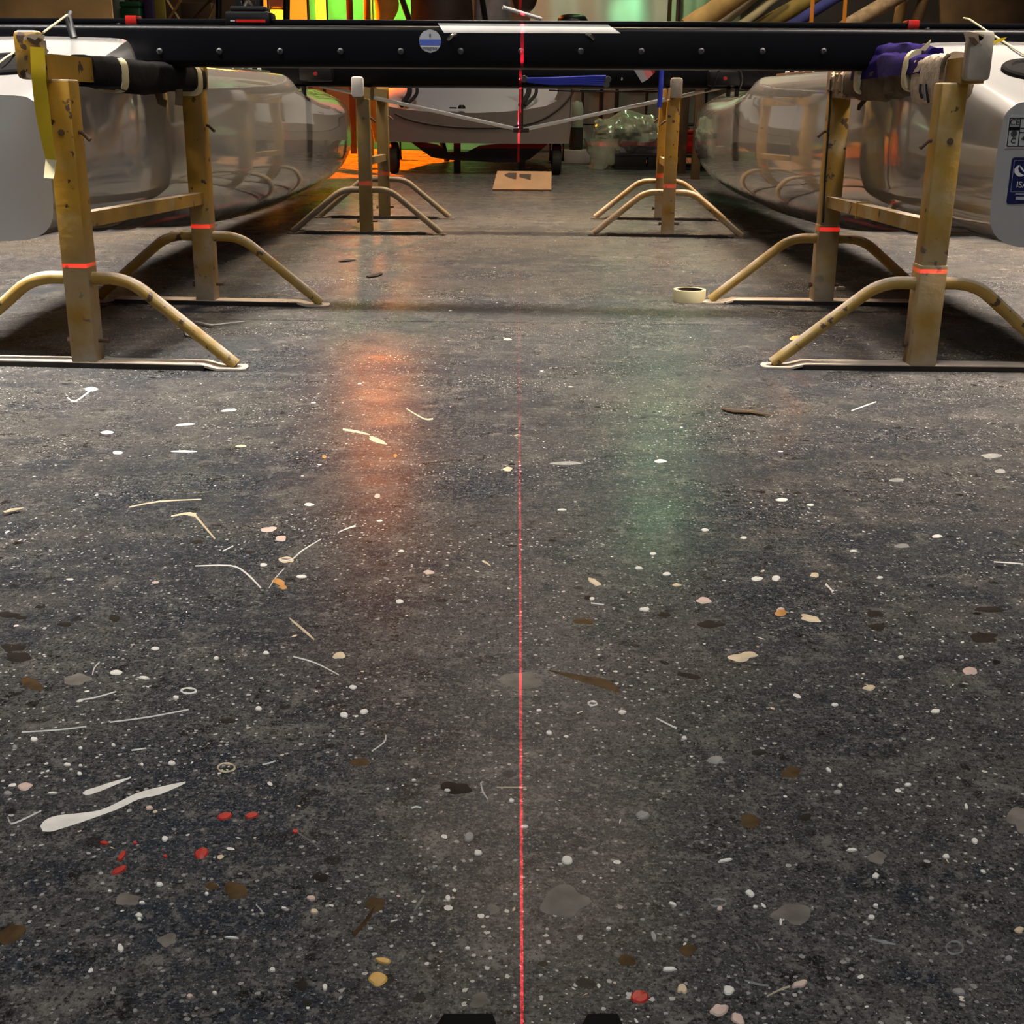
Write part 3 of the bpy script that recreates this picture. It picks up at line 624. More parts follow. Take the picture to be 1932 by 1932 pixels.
    # black strap round the beam down on the crest
# plates on the right transom
def quad_plate(corner_px, Y, th=0.0015):
    mb = MB(); mb.prism([at(x, y, Y) for x, y in corner_px], (0, th, 0)); return mb
TY = 2.4975
def plane_X(px, py, Y):  # text frame facing the camera side
    return Matrix.Translation(at(px, py, Y)) @ Matrix.Rotation(R(90), 4, 'X')
ty = TY-0.0045
p = quad_plate([(1902,218),(1990,218),(1990,280),(1896,280)], ty, 0.003)
e2 = ty-0.0007
def line_px(mb, a, b, w, Y, mi):
    A, B_ = at(*a, Y), at(*b, Y); d = (B_-A).normalized(); n_ = V(-d.z, 0, d.x)*w
    mb.prism([A-n_, A+n_, B_+n_, B_-n_], (0, 0.0006, 0), mi)
for a, b in (((1906,223),(1984,223)), ((1900,276),(1984,276)), ((1906,223),(1900,276)), ((1984,223),(1984,276)), ((1926,223),(1921,276)), ((1926,242),(1984,242)), ((1924,250),(1984,250))):
    line_px(p, a, b, 0.0008, e2, 1)
p.prism([at(1904.5,239,e2), at(1924,239,e2), at(1923,246,e2), at(1903.5,246,e2)], (0, 0.0006, 0), 1)
p.text('CE', 0.016, plane_X(1914.5, 231, e2), 1)
p.text('C', 0.014, plane_X(1911.5, 266, e2), 1)
p.text('4', 0.012, plane_X(1929.5, 262, e2), 1)
p.lathe([(0, 0), (0.006, 0), (0.006, 0.0006), (0, 0.0006)], 18, mi=2, X=plane_X(1913, 252, e2))
p.build('builders_plate', [M['silver'], M['black'], M['dull_steel']], HR, smooth=False, local=CX, label='silver plate with CE mark on the right transom')
p = MB()
def rrect(x0, y0, x1, y1, sk, r_, Y):
    out = []
    for cx_, cy_, a0 in ((x1-r_, y0+r_, -90), (x1-r_, y1-r_, 0), (x0+r_, y1-r_, 90), (x0+r_, y0+r_, 180)):
        for k in range(5):
            a = R(a0+22.5*k); X_ = cx_+r_*math.cos(a); Y_ = cy_+r_*math.sin(a)
            out.append(at(X_ - (Y_-y0)*sk, Y_, Y))
    return out
p.prism(rrect(1910,297,1985,385,0.13,5,ty), (0, 0.003, 0))
p.text('ISAF', 0.0165, plane_X(1932, 349, e2), 1)
# crescent emblem
em_ = [(1917,330),(1914,325),(1914,319),(1918,314),(1924,311),(1921,318),(1923,325),(1929,329),(1934,331),(1927,333),(1922,333)]
p.prism([at(x, y, e2) for x, y in em_], (0, 0.0006, 0), 1)
p.prism([at(x, y, e2) for x, y in ((1924,312),(1929,316),(1934,324),(1931,324),(1926,318))], (0, 0.0006, 0), 1)
p.prism([at(x, y, e2) for x, y in ((1917,371),(1952,371),(1952,377),(1916.5,377))], (0, 0.0006, 0), 2)
line_px(p, (1914,303), (1980,303), 0.0003, e2, 2); line_px(p, (1908,362), (1980,362), 0.0003, e2, 2); line_px(p, (1914,303), (1907,362), 0.0003, e2, 2)
line_px(p, (1916,366), (1950,366), 0.0009, e2, 2)
p.build('class_plaque', [M['navy'], M['white'], M['grey_print']], HR, smooth=False, local=CX, label='navy plaque with white lettering on the right transom')
# small lettering near the left bow
p = MB(); 

# rear beam -------------------------------------------------------
BY, BZ, RBV = 0.605, 0.637, 0.015
def beam_ring(x, cy, cz, hy, hz, r_, n=6):
    out = []
    for sy, sz, a0 in ((1, 1, 0), (-1, 1, 90), (-1, -1, 180), (1, -1, 270)):
        for k in range(n):
            a = R(a0+90*k/(n-1)); out.append(V(x, cy+sy*(hy-r_)+r_*math.cos(a), cz+sz*(hz-r_)+r_*math.sin(a)))
    return out
RB = MB().loft([beam_ring(x, BY, BZ, 0.052, 0.046, RBV) for x in np.linspace(-1.32, 1.32, 9)]).build('rear_beam', M['black_alu'], CAT)
bf = BY-0.052                                             # front face
def bl(x, y):                                             # point on the beam's front face from the photograph
    q_ = CX.inverted() @ at(x, y, 2.5+bf); return V(q_.x, bf, q_.z)
MB().box((-1.32, BY-0.020, BZ+0.046), (1.32, BY+0.022, BZ+0.060), 0.003).build('traveller_track', M['black_alu'], RB)
MB().box((-0.46, BY+0.018, BZ+0.060), (0.52, BY+0.024, BZ+0.0625)).build('pale_strip', M['grey_print'], RB, label='pale strip along the top of the track')  # thin pale strip along the top of the track
for x in (186,300,413,528,642,756,869,983,1096,1210,1323,1438,1553):
    q_ = bl(x, 96.5)
    MB().lathe([(0.0072, 0), (0.0072, 0.0015), (0.0045, 0.004), (0.0028, 0.0042), (0.0022, 0.002), (0, 0.002)], 14, X=T(q_.x, bf+0.0008, q_.z) @ Matrix.Rotation(R(90), 4, 'X')).build('rivet', M['dull_steel'], RB)
# masking tape over the middle
a, b, c, d = bl(825, 43), bl(1148, 46), bl(1171, 63), bl(838, 62)
mb = MB(); rows = []
for j in range(9):
    t = j/8; row = []
    for k in range(41):
        s_ = k/40
        A_ = a.lerp(b, s_); B_ = d.lerp(c, s_); q_ = A_.lerp(B_, t)
        zz = q_.z; top_ = BZ+0.046-RBV
        yy = bf if zz < top_ else BY-0.052+RBV-math.sqrt(max(0, RBV**2-(min(zz-top_, RBV))**2))
        row.append(V(q_.x, yy-0.0012-0.0008*abs(nzv((q_.x*30, zz*60, 0))), zz))
    rows.append(row)
n = 41
mb.add([p_ for r_ in rows for p_ in r_], [(i*n+k, i*n+k+1, (i+1)*n+k+1, (i+1)*n+k) for i in range(8) for k in range(n-1)])
mb.build('masking_tape', M['masking'], RB, label='white masking tape over the middle of the beam')
# round sticker: white, a blue band, dark lettering squiggle
p = MB(); sc_ = bl(811.5, 77.5); XS = T(sc_.x, bf-0.0005, sc_.z) @ Matrix.Rotation(R(90), 4, 'X')
rad = 0.0255
def disc_seg(z0, z1, mi, lift):
    pts = []
    for k in range(13):
        z = z0+(z1-z0)*k/12; pts.append((math.sqrt(max(0, rad*rad-z*z)), z))
    poly = [V(x, z, lift) for x, z in pts] + [V(-x, z, lift) for x, z in reversed(pts)]
    p.prism([XS @ q_ for q_ in poly], (0, -0.0003, 0), mi)
disc_seg(-rad*0.999, rad*0.999, 0, 0.0)
disc_seg(-0.010, 0.0035, 1, 0.0004)
disc_seg(-0.0125, -0.0105, 2, 0.0004)
p.text('magma', 0.0115, XS @ T(0, -0.0155, 0.0008), 3, 0.0002)
p.text('8', 0.010, XS @ T(0, 0.012, 0.0008), 3, 0.0002)
p.build('round_sticker', [M['grey_print'], M['blue_print'], M['masking'], M['black']], RB, smooth=False, label='round white and blue sticker')
# eye straps under the tape ends
for (x0, y0), (x1, y1) in (((846,74),(860,66)), ((1107,66),(1119,73))):
    a, b = bl(x0, y0), bl(x1, y1)
    MB().tube([a+V(0, -0.001, 0), a.lerp(b, 0.5)+V(0, -0.012, 0.002), b+V(0, -0.001, 0)], 0.0045, 8).build('eye_strap', M['steel'], RB)
for x in (238, 1731):
    q_ = bl(x, 28)
    MB().box((q_.x-0.013, BY-0.026, BZ+0.046), (q_.x+0.013, BY+0.024, BZ+0.066), 0.002).build('track_stop', M['red'], RB, label='red track stop')
for x in (217, 1755):
    q_ = bl(x, 36)
    MB().lathe([(0.006, 0), (0.006, 0.002), (0, 0.003)], 10, X=T(q_.x, BY-0.034, BZ+0.046)).build('screw', M['steel'], RB)
# traveller car
q0, q1 = bl(420, 35), bl(507, 35); cxm = (q0.x+q1.x)/2; hw = (q1.x-q0.x)/2
zt_ = BZ+0.060
car = MB().box((cxm-hw, BY-0.036, BZ+0.044), (cxm+hw, BY+0.036, zt_+0.016), 0.006)
car.box((cxm-hw*0.8, BY-0.028, zt_+0.014), (cxm+hw*0.8, BY+0.028, zt_+0.028), 0.005)
car.tube([(cxm-0.022, BY-0.005, zt_+0.026), (cxm-0.024, BY-0.005, zt_+0.075), (cxm, BY-0.005, zt_+0.095), (cxm+0.024, BY-0.005, zt_+0.075), (cxm+0.022, BY-0.005, zt_+0.026)], 0.011, 10)
CARO = car.build('traveller_car', M['black'], RB)
for nm_, lo_, hi_, m_ in (('red_strip', (-hw*0.5, -0.0375, 0.052), (hw*0.78, -0.0355, 0.058), M['red']),):
    MB().box((cxm+lo_[0], BY+lo_[1], BZ+lo_[2]), (cxm+hi_[0], BY+hi_[1], BZ+hi_[2])).build(nm_, m_, RB, label='red strip on the traveller car')
MB().box((cxm-hw*0.75, BY-0.0375, BZ+0.0535), (cxm-hw*0.55, BY-0.0355, BZ+0.057)).build('car_label', M['grey_print'], RB)
MB().tube([(cxm-0.008, BY-0.02, zt_+0.028), (cxm, BY-0.022, zt_+0.04), (cxm+0.008, BY-0.02, zt_+0.028)], 0.005, 8).build('car_shackle', M['steel'], RB)
for dx_ in (-hw*0.7, hw*0.72):
    MB().lathe([(0.006, 0), (0.006, 0.008), (0.003, 0.012), (0, 0.012)], 10, X=T(cxm+dx_, BY-0.02, zt_+0.014)).build('car_bolt', M['dull_steel'], RB)
# the white batten end lying on the beam
a, b = bl(948, 22), bl(1006, 33)
MB().tube([V(a.x, BY, zt_+0.030), V(b.x+0.02, BY+0.02, zt_+0.006)], 0.0045, 8).build('batten_end', M['masking'], RB, label='pale batten end lying on the beam')
# lashings at the hull crests
for pts, r_, nm_, m_ in (
  ([(132,22,3.02),(128,30,3.01),(134,55,2.97),(139,72,2.955)], 0.0085, 'lashing_strap', M['black']),
  ([(127,28,3.0),(112,39,2.8),(97,50,2.6),(81,62,2.40)], 0.0022, 'tie_line', M['cream_tape']),
  ([(1818,34,3.04),(1828,36,3.02),(1860,57,2.99),(1886,74,2.96),(1925,98,2.86),(1970,126,2.76)], 0.0022, 'tie_line', M['cream_tape']),
  ([(25,100,2.8),(12,108,2.74),(0,117,2.7),(-30,138,2.62)], 0.0022, 'tie_line', M['cream_tape'])):
    w_ = [at(*q_) for q_ in pts]
    MB().tube(w_, r_, 6, flat=0.35 if nm_ == 'lashing_strap' else 1).build(nm_, m_, RB, local=CX)
w_ = [at(x, y, 2.93) for x, y in ((1862,84),(1884,73),(1900,70),(1893,77),(1866,87))]
MB().prism(w_, (0, 0.001, 0)).build('tape_tag', M['yellow_tape'], RB, local=CX, label='yellow tape tag on the right tie line')

# front beam ------------------------------------------------------
FY, FZ = 2.86, 0.622
FB = MB().loft([beam_ring(x, FY, FZ, 0.055, 0.047, 0.030) for x in np.linspace(-1.22, 1.22, 9)]).build('front_beam', M['black_alu'], CAT)
MB().box((-0.55, FY-0.052, FZ-0.050), (0.20, FY-0.046, FZ-0.0455)).build('beam_strip', M['dull_steel'], FB)
ff = FY-0.055
def fb(x, y, d=0.0):
    q_ = CX.inverted() @ at(x, y, 2.5+ff-d); return q_
for x, y in ((402,122),(527,124),(593,124),(601,127),(611,127),(617,125),(1173,149),(980,149),(1345,131),(1353,132),(1365,133),(1436,131)):
    q_ = fb(x, y)
    MB().lathe([(0.008, 0), (0.008, 0.003), (0.004, 0.009), (0, 0.010)], 10, X=T(q_.x, ff+0.001, q_.z) @ Matrix.Rotation(R(90), 4, 'X')).build('bolt', M['steel'], FB)
for x, y in ((595,139),(1368,148)):
    q_ = fb(x, y, 0.03)
    MB().box((q_.x-0.07, ff-0.03, q_.z-0.03), (q_.x+0.07, ff, q_.z+0.032), 0.012).build('control_block', M['black'], FB)
    MB().lathe([(0.008, 0), (0.008, 0.004), (0, 0.005)], 12, X=T(q_.x, ff-0.029, q_.z) @ Matrix.Rotation(R(90), 4, 'X')).build('red_button', M['red'], FB, label='red button on the control block')
# loop of black rope at the right block
w_ = [fb(*q_) for q_ in ((1330,172,0.01),(1342,166,0.03),(1350,150,0.05),(1356,133,0.05),(1368,124,0.05),(1384,126,0.05),(1396,136,0.05),(1400,150,0.04),(1394,170,0.02))]
MB().tube([V(*q_) for q_ in fine([tuple(q_) for q_ in w_], 4)], 0.005, 6).build('rope_loop', M['black'], FB, label='black rope loop')
for sx in ((560,174),(572,172),(1375,174),(1391,174)):
    q_ = fb(*sx, 0.0); MB().box((q_.x-0.008, ff+0.005, q_.z-0.018), (q_.x+0.008, ff+0.03, FZ-0.045), 0.003).build('lug', M['black'], FB)
# blue elastic purchase
for k in range(5):
    y0 = 148+k*1.4; y1 = 143.5+k*4.2
    w_ = [fb(994, y0, 0.012), fb(1040, (y0+y1)/2+1.5, 0.014), fb(1090, y1*0.7+y0*0.3, 0.014), fb(1143, y1, 0.012)]
    MB().tube([V(*q_) for q_ in fine([tuple(q_) for q_ in w_], 4)], 0.0042, 6).build('blue_line', M['blue_line'], FB)
for x, y in ((989,149),(1147,150),(1144,159)):
    q_ = fb(x, y, 0.012); MB().lathe([(0, -0.006), (0.012, -0.006), (0.014, 0), (0.012, 0.006), (0, 0.006)], 14, X=T(*q_) @ Matrix.Rotation(R(90), 4, 'X')).build('pulley', M['dull_steel'], FB)
MB().tube([V(*fb(1249, 118, 0.01)), V(*fb(1247, 160, 0.012)), V(*fb(1244, 203, 0.012))], 0.0095, 8, flat=0.3).build('blue_strap', M['blue_line'], FB, label='blue strap hanging at the right trestle')
# red and silver tag on the beam
mb = MB()
for poly, mi in ((((1186,116),(1203,116),(1222,150),(1211,156)), 0), (((1203,116),(1218,116),(1232,140),(1222,150)), 1), (((1218,116),(1228,116),(1236,136),(1232,140)), 2)):
    mb.prism([V(*fb(x, y, 0.004)) for x, y in poly], (0, -0.001, 0), mi)
mb.build('flag_tag', [M['grey_print'], mat('pink_stripe', (0.75, 0.22, 0.24), 0.5), M['red']], FB, smooth=False, label='silver, pink and red striped tag')
w_ = [fb(1035,170,0.01), fb(1100,173,0.015), fb(1160,173,0.015), fb(1243,168,0.01)]
MB().tube([V(*q_) for q_ in w_], 0.003, 6).build('wire', M['black'], FB)
# dolphin striker
sp_ = fb(983, 246, 0.0)
for x, y in ((596,161),(1385,161)):
    a = fb(x, y, 0.0)
    MB().tube([V(a.x, FY+0.035, a.z), V(sp_.x, FY+0.005, sp_.z)], 0.0075, 8).build('striker_rod', M['white_rod'], CAT)
mb = MB().tube([(sp_.x, FY-0.02, FZ-0.04), (sp_.x, FY-0.02, sp_.z-0.002)], 0.009, 10)
mb.box((sp_.x-0.034, FY-0.034, sp_.z-0.010), (sp_.x+0.034, FY-0.006, sp_.z+0.008), 0.005)
mb.build('striker_strut', M['dark_brown'], CAT)

# ------------------------------------------------------------------ padding and rags on the near crossbars
def wrap(X, L, ya, yb, off, hcb, prof, n=22, steps=18, seed=0, jag=0.004):
    """cloth sleeve round a crossbar in trestle space; prof(t)->(half width, above, below)"""
    rings = []
    for i in range(steps+1):
        t = i/steps; y = ya+(yb-ya)*t; hw_, up, dn = prof(t); ring = []
        cx_ = off[0]+(off[1]-off[0])*(y/L); top_ = hcb[0]+(hcb[1]-hcb[0])*(y/L)
        for k in range(n):
            a = 2*math.pi*k/n; ca, sa = math.cos(a), math.sin(a)
            sx = math.copysign(abs(ca)**0.6, ca); sz = math.copysign(abs(sa)**0.6, sa)
            j = jag*nzv((k*0.9+seed*7, t*9, seed))
            x = cx_+sx*(hw_+j); z = top_-0.023 + (sz*(0.023+up+j) if sz > 0 else sz*(0.023+dn+j))
            ring.append(X @ V(x, y, z))
        rings.append(ring)
    mb = MB(); mb.loft(rings); return mb
PAD = empty('crossbar_padding', XTL, 'black felt padding taped round the left near trestle crossbar', 'padding')
wrap(XTL, LTL, 0.165, 0.835, (-0.03, 0.0), (0.592, 0.586), lambda t: (0.0292+0.001*math.sin(t*9), 0.0065+0.001*math.sin(t*11), 0.007+0.012*math.sin(min(1, t*1.2)*3.1)**2), seed=2).build('felt_sleeve', M['black_felt'], PAD, local=XTL)
mb = strip([at(x, y, Y) for x, y, Y in ((150,150,2.58),(175,158,2.62),(215,158,2.72),(250,164,2.82),(300,166,3.0))], [(at(x2, y2, Y)-at(x1, y1, Y))/2 for x1, y1, x2, y2, Y in ((131,152,140,172,2.58),(160,150,172,170,2.62),(205,150,215,168,2.72),(245,155,248,180,2.82),(295,158,300,172,3.0))], 0.004)
mb.build('felt_flap', M['black_felt'], PAD, local=XTL)
for px0, ya in ((210, 0.295), (347, 0.765)):
    wrap(XTL, LTL, ya, ya+0.034, (-0.03, 0.0), (0.592, 0.586), lambda t: (0.0315, 0.0085, 0.018), steps=2, jag=0.0).build('tape_band', M['cream_tape'], PAD, local=XTL, label='yellowish tape band')
for pts in (((297,168),(300,180),(303,192),(314,196)), ((337,168),(338,180),(337,199))):
    w_ = [at(x, y, 3.08) for x, y in pts]
    MB().tube(w_, 0.009, 8, flat=0.4).build('loose_end', M['brown_rag'], PAD, local=XTL)
a, b = at(287, 133, 3.20), at(364, 118, 3.20)
tag(MB().box((a.x, 3.185, 0.5985), (b.x, 3.24, 0.640), 0.003).build('timber_packer', M['timber']), 'brown timber packer under the rear beam on the left padded crossbar', 'packer')
# right hand side: brown rag under, purple cloth over, knitted cuff at the near end
OF, HC = (0.026, 0.0), (0.604, 0.596)
RAG = empty('brown_rag', XTR, 'brown rag wound under the purple cloth on the right crossbar', 'rag')
wrap(XTR, LTR, 0.20, 0.80, OF, HC, lambda t: (0.030, 0.003, 0.008+0.016*math.sin(t*3.1)), seed=5, jag=0.008).build('rag_body', M['brown_rag'], RAG, local=XTR)
w_ = [at(x, y, 3.2) for x, y in ((1632,158),(1634,175),(1632,188),(1622,200),(1619,208))]
MB().tube(w_, [0.007, 0.006, 0.006, 0.006, 0.004], 8, flat=0.5).build('rag_tail', M['brown_rag'], RAG, local=XTR)
PUR = empty('purple_cloth', XTR, 'folded purple cloth taped on top of the right trestle crossbar', 'cloth')
wrap(XTR, LTR, 0.15, 0.66, OF, HC, lambda t: (0.035+0.004*math.sin(t*6), 0.010+0.022*math.sin(min(1, t*0.75)*3.14), -0.034+0.008*math.sin(t*9)), seed=8, jag=0.006).build('lower_fold', M['purple'], PUR, local=XTR)
wrap(XTR, LTR, 0.20, 0.70, (OF[0]+0.010, OF[1]+0.0), HC, lambda t: (0.020+0.006*math.sin(t*3.1), 0.016+0.036*math.sin(min(1, t*0.62+0.10)*3.14)**0.8-0.03*max(0, t-0.85)/0.15, -0.036), seed=9, jag=0.006).build('upper_fold', M['purple'], PUR, local=XTR)
for ya in (0.235, 0.585):
    wrap(XTR, LTR, ya, ya+0.024, OF, HC, lambda t: (0.041, 0.031 if ya > 0.4 else 0.029, 0.012), steps=2, jag=0).build('tape_band', M['cream_tape'], PUR, local=XTR, label='pale tape band')
w_ = [at(x, y, 2.72) for x, y in ((1735,94),(1746,84),(1757,74),(1753,88),(1746,96))]
MB().prism(w_, (0, 0.001, 0)).build('tape_tag', M['cream_tape'], PUR, local=XTR)
KN = empty('knitted_cuff', XTR, 'beige knitted cuff with dark fringe behind the grey end plate', 'cloth')
wrap(XTR, LTR, 0.045, 0.21, OF, HC, lambda t: (0.036, 0.013, 0.034+0.004*math.sin(t*8)), seed=11, jag=0.004).build('cuff', M['knit'], KN, local=XTR)
for k in range(7):
    x = 1737+k*6; mb = MB()
    mb.tube([at(x, 158, 2.62), at(x-1+k % 2*2, 172, 2.62), at(x+3, 186+4*(k % 3), 2.62)], 0.0028, 6)
    mb.build('fringe', M['grey_cloth'] if k % 2 else M['rubber'], KN, local=XTR)
mb = MB(); mb.tube([at(1790,103,2.54), at(1782,112,2.54), at(1778,128,2.54), at(1776,150,2.54)], 0.008, 8, flat=0.5)
mb.build('cuff_strap', M['brown_rag'], KN, local=XTR)
TAN = empty('tan_rag', XTR, 'tan rag bound to the rear end of the right crossbar', 'rag')
wrap(XTR, LTR, 0.735, 0.86, OF, HC, lambda t: (0.034, 0.008+0.006*math.sin(t*7), 0.014), seed=14, jag=0.012).build('rag_body', M['tan_rag'], TAN, local=XTR)
w_ = [at(x, y, 3.33) for x, y in ((1568,150),(1566,200),(1562,260),(1557,330),(1553,420))]
MB().tube(w_, 0.0028, 6).build('hanging_cord', M['rubber'], TAN, local=XTR)

# ------------------------------------------------------------------ small things on the floor
q_ = (fl(1273, 573)+fl(1335, 573))/2
ROLL_ = empty('tape_roll', T(q_.x, q_.y+0.045, 0), 'cream masking tape roll lying on the floor by the right trestle foot', 'tape')
MB().lathe([(0.036, 0), (0.044, 0), (0.0445, 0.002), (0.0445, 0.031), (0.044, 0.033), (0.036, 0.033), (0.036, 0.0)], 36, cap=False).build('tape', M['cream_tape'], ROLL_)
MB().lathe([(0.0335, 0.001), (0.036, 0.001), (0.036, 0.0325), (0.0335, 0.0325), (0.0335, 0.001)], 36, cap=False).build('core', M['dark_print'], ROLL_)

b0, b1 = fl(929, 360), fl(1040, 361)
wv_ = (b1-b0); wl = wv_.length
bx = Matrix.Translation(b0) @ Matrix.Rotation(math.atan2(wv_.y, wv_.x), 4, 'Z')
BRD = empty('tan_board', bx, 'tan board with two dark patches lying tilted on the floor before the dinghy', 'board')
tl = Matrix.Rotation(R(24), 4, 'X')
MB().prism([tl @ V(*q_) for q_ in ((0, 0, 0.0), (wl, 0, 0.0), (wl+0.012, 0.24, 0.0), (0.032, 0.24, 0.0))], tl @ V(0, 0, 0.012)).build('panel', M['cardboard'], BRD, smooth=False)
MB().box((0.07, 0.14, 0.0), (0.27, 0.17, 0.062)).build('prop_block', M['dark_timber'], BRD)
for poly in (((0.075,0.190),(0.105,0.215),(0.155,0.215),(0.150,0.130),(0.135,0.130),(0.085,0.165)), ((0.172,0.200),(0.200,0.200),(0.245,0.200),(0.240,0.118),(0.222,0.130),(0.170,0.160))):
    MB().prism([tl @ V(x, y, 0.0122) for x, y in poly], tl @ V(0, 0, 0.0008)).build('dark_patch', M['dark_print'], BRD, smooth=False)
def splinter(name, pts, w, m, label):
    mb = MB(); mb.tube([fl(x, y, 0.004) for x, y in pts], w, 6, flat=0.6)
    tag(mb.build(name, m), label, 'debris')
splinter('wood_splinter', ((1363,771),(1385,776),(1415,777),(1440,781),(1458,783)), [0.004, 0.006, 0.0055, 0.0045, 0.001], M['dark_timber'], 'dark brown wood splinter on the right floor')
splinter('wood_splinter', ((640,493),(655,491),(671,490)), [0.004, 0.009, 0.003], M['dark_print'], 'dark wood splinter near the far left trestle foot')
splinter('bark_chip', ((693,522),(706,520),(718,516)), [0.006, 0.011, 0.008], M['dark_print'], 'dark bark chip in front of the far left trestle')
splinter('pale_chip', ((7,967),(22,963),(45,958)), [0.002, 0.004, 0.001], M['p_cream'], 'pale wooden chip at the left edge of the floor')
q_ = fl(1585, 548)
tag(MB().box((q_.x-0.014, q_.y-0.006, 0), (q_.x+0.014, q_.y+0.012, 0.011), 0.002).build('white_block', M['white']), 'small white plastic block behind the right trestle rear post', 'block')
mb = MB(); mb.tube([fl(370,607,0.004), fl(400,614,0.006), fl(430,610,0.005), fl(462,606,0.004)], [0.003, 0.006, 0.004, 0.002], 6, flat=0.5)
mb.tube([fl(345,612,0.003), fl(352,632,0.004), fl(380,640,0.003)], 0.003, 6, flat=0.4)
tag(mb.build('crumpled_foil', M['p_grey']), 'crumpled grey foil scrap between the left trestle feet', 'scrap')

# laser level, only the tips of its feet reach into view
LZ = empty('laser_level', T(0.0088, 0.30, 0), 'black laser level whose two feet show at the bottom edge', 'laser level')
MB().box((-0.042, -0.125, 0.06), (0.042, 0.016, 0.225), 0.010).build('body', M['black'], LZ)
MB().lathe([(0.0, 0.0), (0.055, 0.0), (0.058, 0.008), (0.05, 0.03), (0.03, 0.062), (0, 0.062)], 24, X=T(0, -0.055, 0.0)).build('base', M['black'], LZ)
for x0, x1 in ((818, 942), (1090, 1178)):
    a = fl(x0, 1937); b = fl(x1, 1937)
    poly = [V(a.x, a.y-0.01, 0), V(a.x+0.006, a.y+0.004, 0), V(b.x-0.004, b.y+0.004, 0), V(b.x, b.y-0.012, 0), V(b.x*0.4+0.0015, 0.27, 0), V(a.x*0.7+0.0015, 0.27, 0)]
    MB().prism(poly, (0, 0, 0.006)).build('foot', M['black_felt'], LZ, local=T(0.0088, 0.30, 0))

# ------------------------------------------------------------------ dinghy on its trolley
DY = 9.60
DX = T(-0.27, DY, 0)
TRO = empty('launching_trolley', DX, 'black launching trolley with two wheels under the grey dinghy', 'trolley')
for x in (745, 1047):
    wq = fl(x, 326); lx = wq.x+0.27
    r_ = 0.115; mb = MB()
    mb.lathe([(r_-0.022, -0.036), (r_-0.004, -0.030), (r_, -0.015), (r_, 0.015), (r_-0.004, 0.030), (r_-0.022, 0.036), (0.02, 0.030), (0.02, -0.030)], 28, X=T(lx, 0.14, r_) @ Matrix.Rotation(R(90), 4, 'Y'), cap=False)
    mb.build('wheel', M['rubber'], TRO)
    MB().tube([(lx-0.06, 0.14, r_), (lx+0.06, 0.14, r_)], 0.014, 10).build('axle_end', M['rubber'], TRO)
    for s_ in (-0.05, 0.05):
        MB().box((lx+s_-0.006, 0.125, r_-0.01), (lx+s_+0.006, 0.155, 0.262), 0.002).build('fork', M['black'], TRO)
MB().tube([(-0.66, 0.14, 0.255), (0.60, 0.14, 0.255)], 0.018, 10).build('axle', M['black'], TRO)
cr = []
lower = [(775,268),(800,287),(815,297),(850,302),(930,306),(985,306),(1000,300),(1020,284),(1035,270)]
upper = [(1035,266),(940,272),(905,275),(880,287),(845,287),(825,273),(775,264)]
mb = MB(); lo_ = [DX.inverted() @ at(x, y, DY+0.30) for x, y in lower+upper]
mb.prism(lo_, (0, 0.05, 0)); mb.build('cradle', M['dark_brown'], TRO, smooth=False)
for x in (862, 985):
    a = DX.inverted() @ at(x-6, 268, DY+0.33); b = DX.inverted() @ at(x+7, 268, DY+0.33)
    MB().box((a.x, 0.31, 0.0), (b.x, 0.36, 0.245), 0.003).build('cradle_post', M['dark_brown'], TRO)
DIN = empty('dinghy', DX, 'grey and white dinghy seen from its stern on the trolley', 'dinghy')
def dpt(x, y, dy=0.0):
    return DX.inverted() @ at(x, y, DY+dy)
lip = [(728,200),(760,206),(800,210),(850,213),(900,213),(950,211),(990,207),(1030,200),(1052,190),(1068,172),(1080,150)]
bot = [(1078,150),(1080,200),(1078,230),(1074,268),(1073,271),(960,271),(850,270),(731,267)]
stern = [dpt(x, y) for x, y in lip] + [dpt(x, y) for x, y in bot]
mb = MB(); mb.prism(stern, (0, 0.03, 0)); mb.build('transom', M['dinghy'], DIN, smooth=False)
zb = dpt(900, 270).z; xl, xr = dpt(731, 267).x, dpt(1074, 270).x
side = MB()
def dsec(y, k, zb_):  # rounded bottom body behind the transom
    return [V(xl*k, y, 0.40), V(xl*k, y, zb_+0.02), V(xl*k*0.8, y, zb_), V(xr*k*0.8, y, zb_), V(xr*k, y, zb_+0.02), V(xr*k, y, 0.40)]
secs = [dsec(0.03, 1, zb), dsec(0.9, 1.04, zb-0.02), dsec(1.9, 0.9, zb), dsec(2.8, 0.5, zb+0.08), dsec(3.3, 0.06, zb+0.2)]
side.loft(secs, cap=False)
side.add(secs[-1], [(0, 1, 2, 3, 4, 5)])
side.build('hull_shell', M['dinghy'], DIN)
inn = [[dpt(x, y, 0.032) + V(0, 0, -0.012) for x, y in lip[:9]], [dpt(x, 150-6*math.sin((x-728)/352*3.1), 0.85) for x, y in lip[:9]], [dpt(x, 60, 1.2) for x, y in lip[:9]]]
mb = MB(); nn = 9
mb.add([p_ for r_ in inn for p_ in r_], [(i*nn+k, i*nn+k+1, (i+1)*nn+k+1, (i+1)*nn+k) for i in range(2) for k in range(nn-1)])
mb.build('cockpit_floor', M['dinghy_in'], DIN)
mb = MB(); rim = [dpt(1052,190,-0.002), dpt(1068,172,-0.002), dpt(1082,148,-0.002), dpt(1066,148,0.1), dpt(1046,188,0.04)]
mb.prism(rim, (0, 0.02, 0)); mb.build('side_rim', M['dinghy'], DIN, smooth=False)
w_ = [dpt(x, y, -0.003) for x, y in ((745,214),(780,228),(840,238),(900,241),(960,239),(1010,230),(1045,212),(1070,190),(1083,170))]
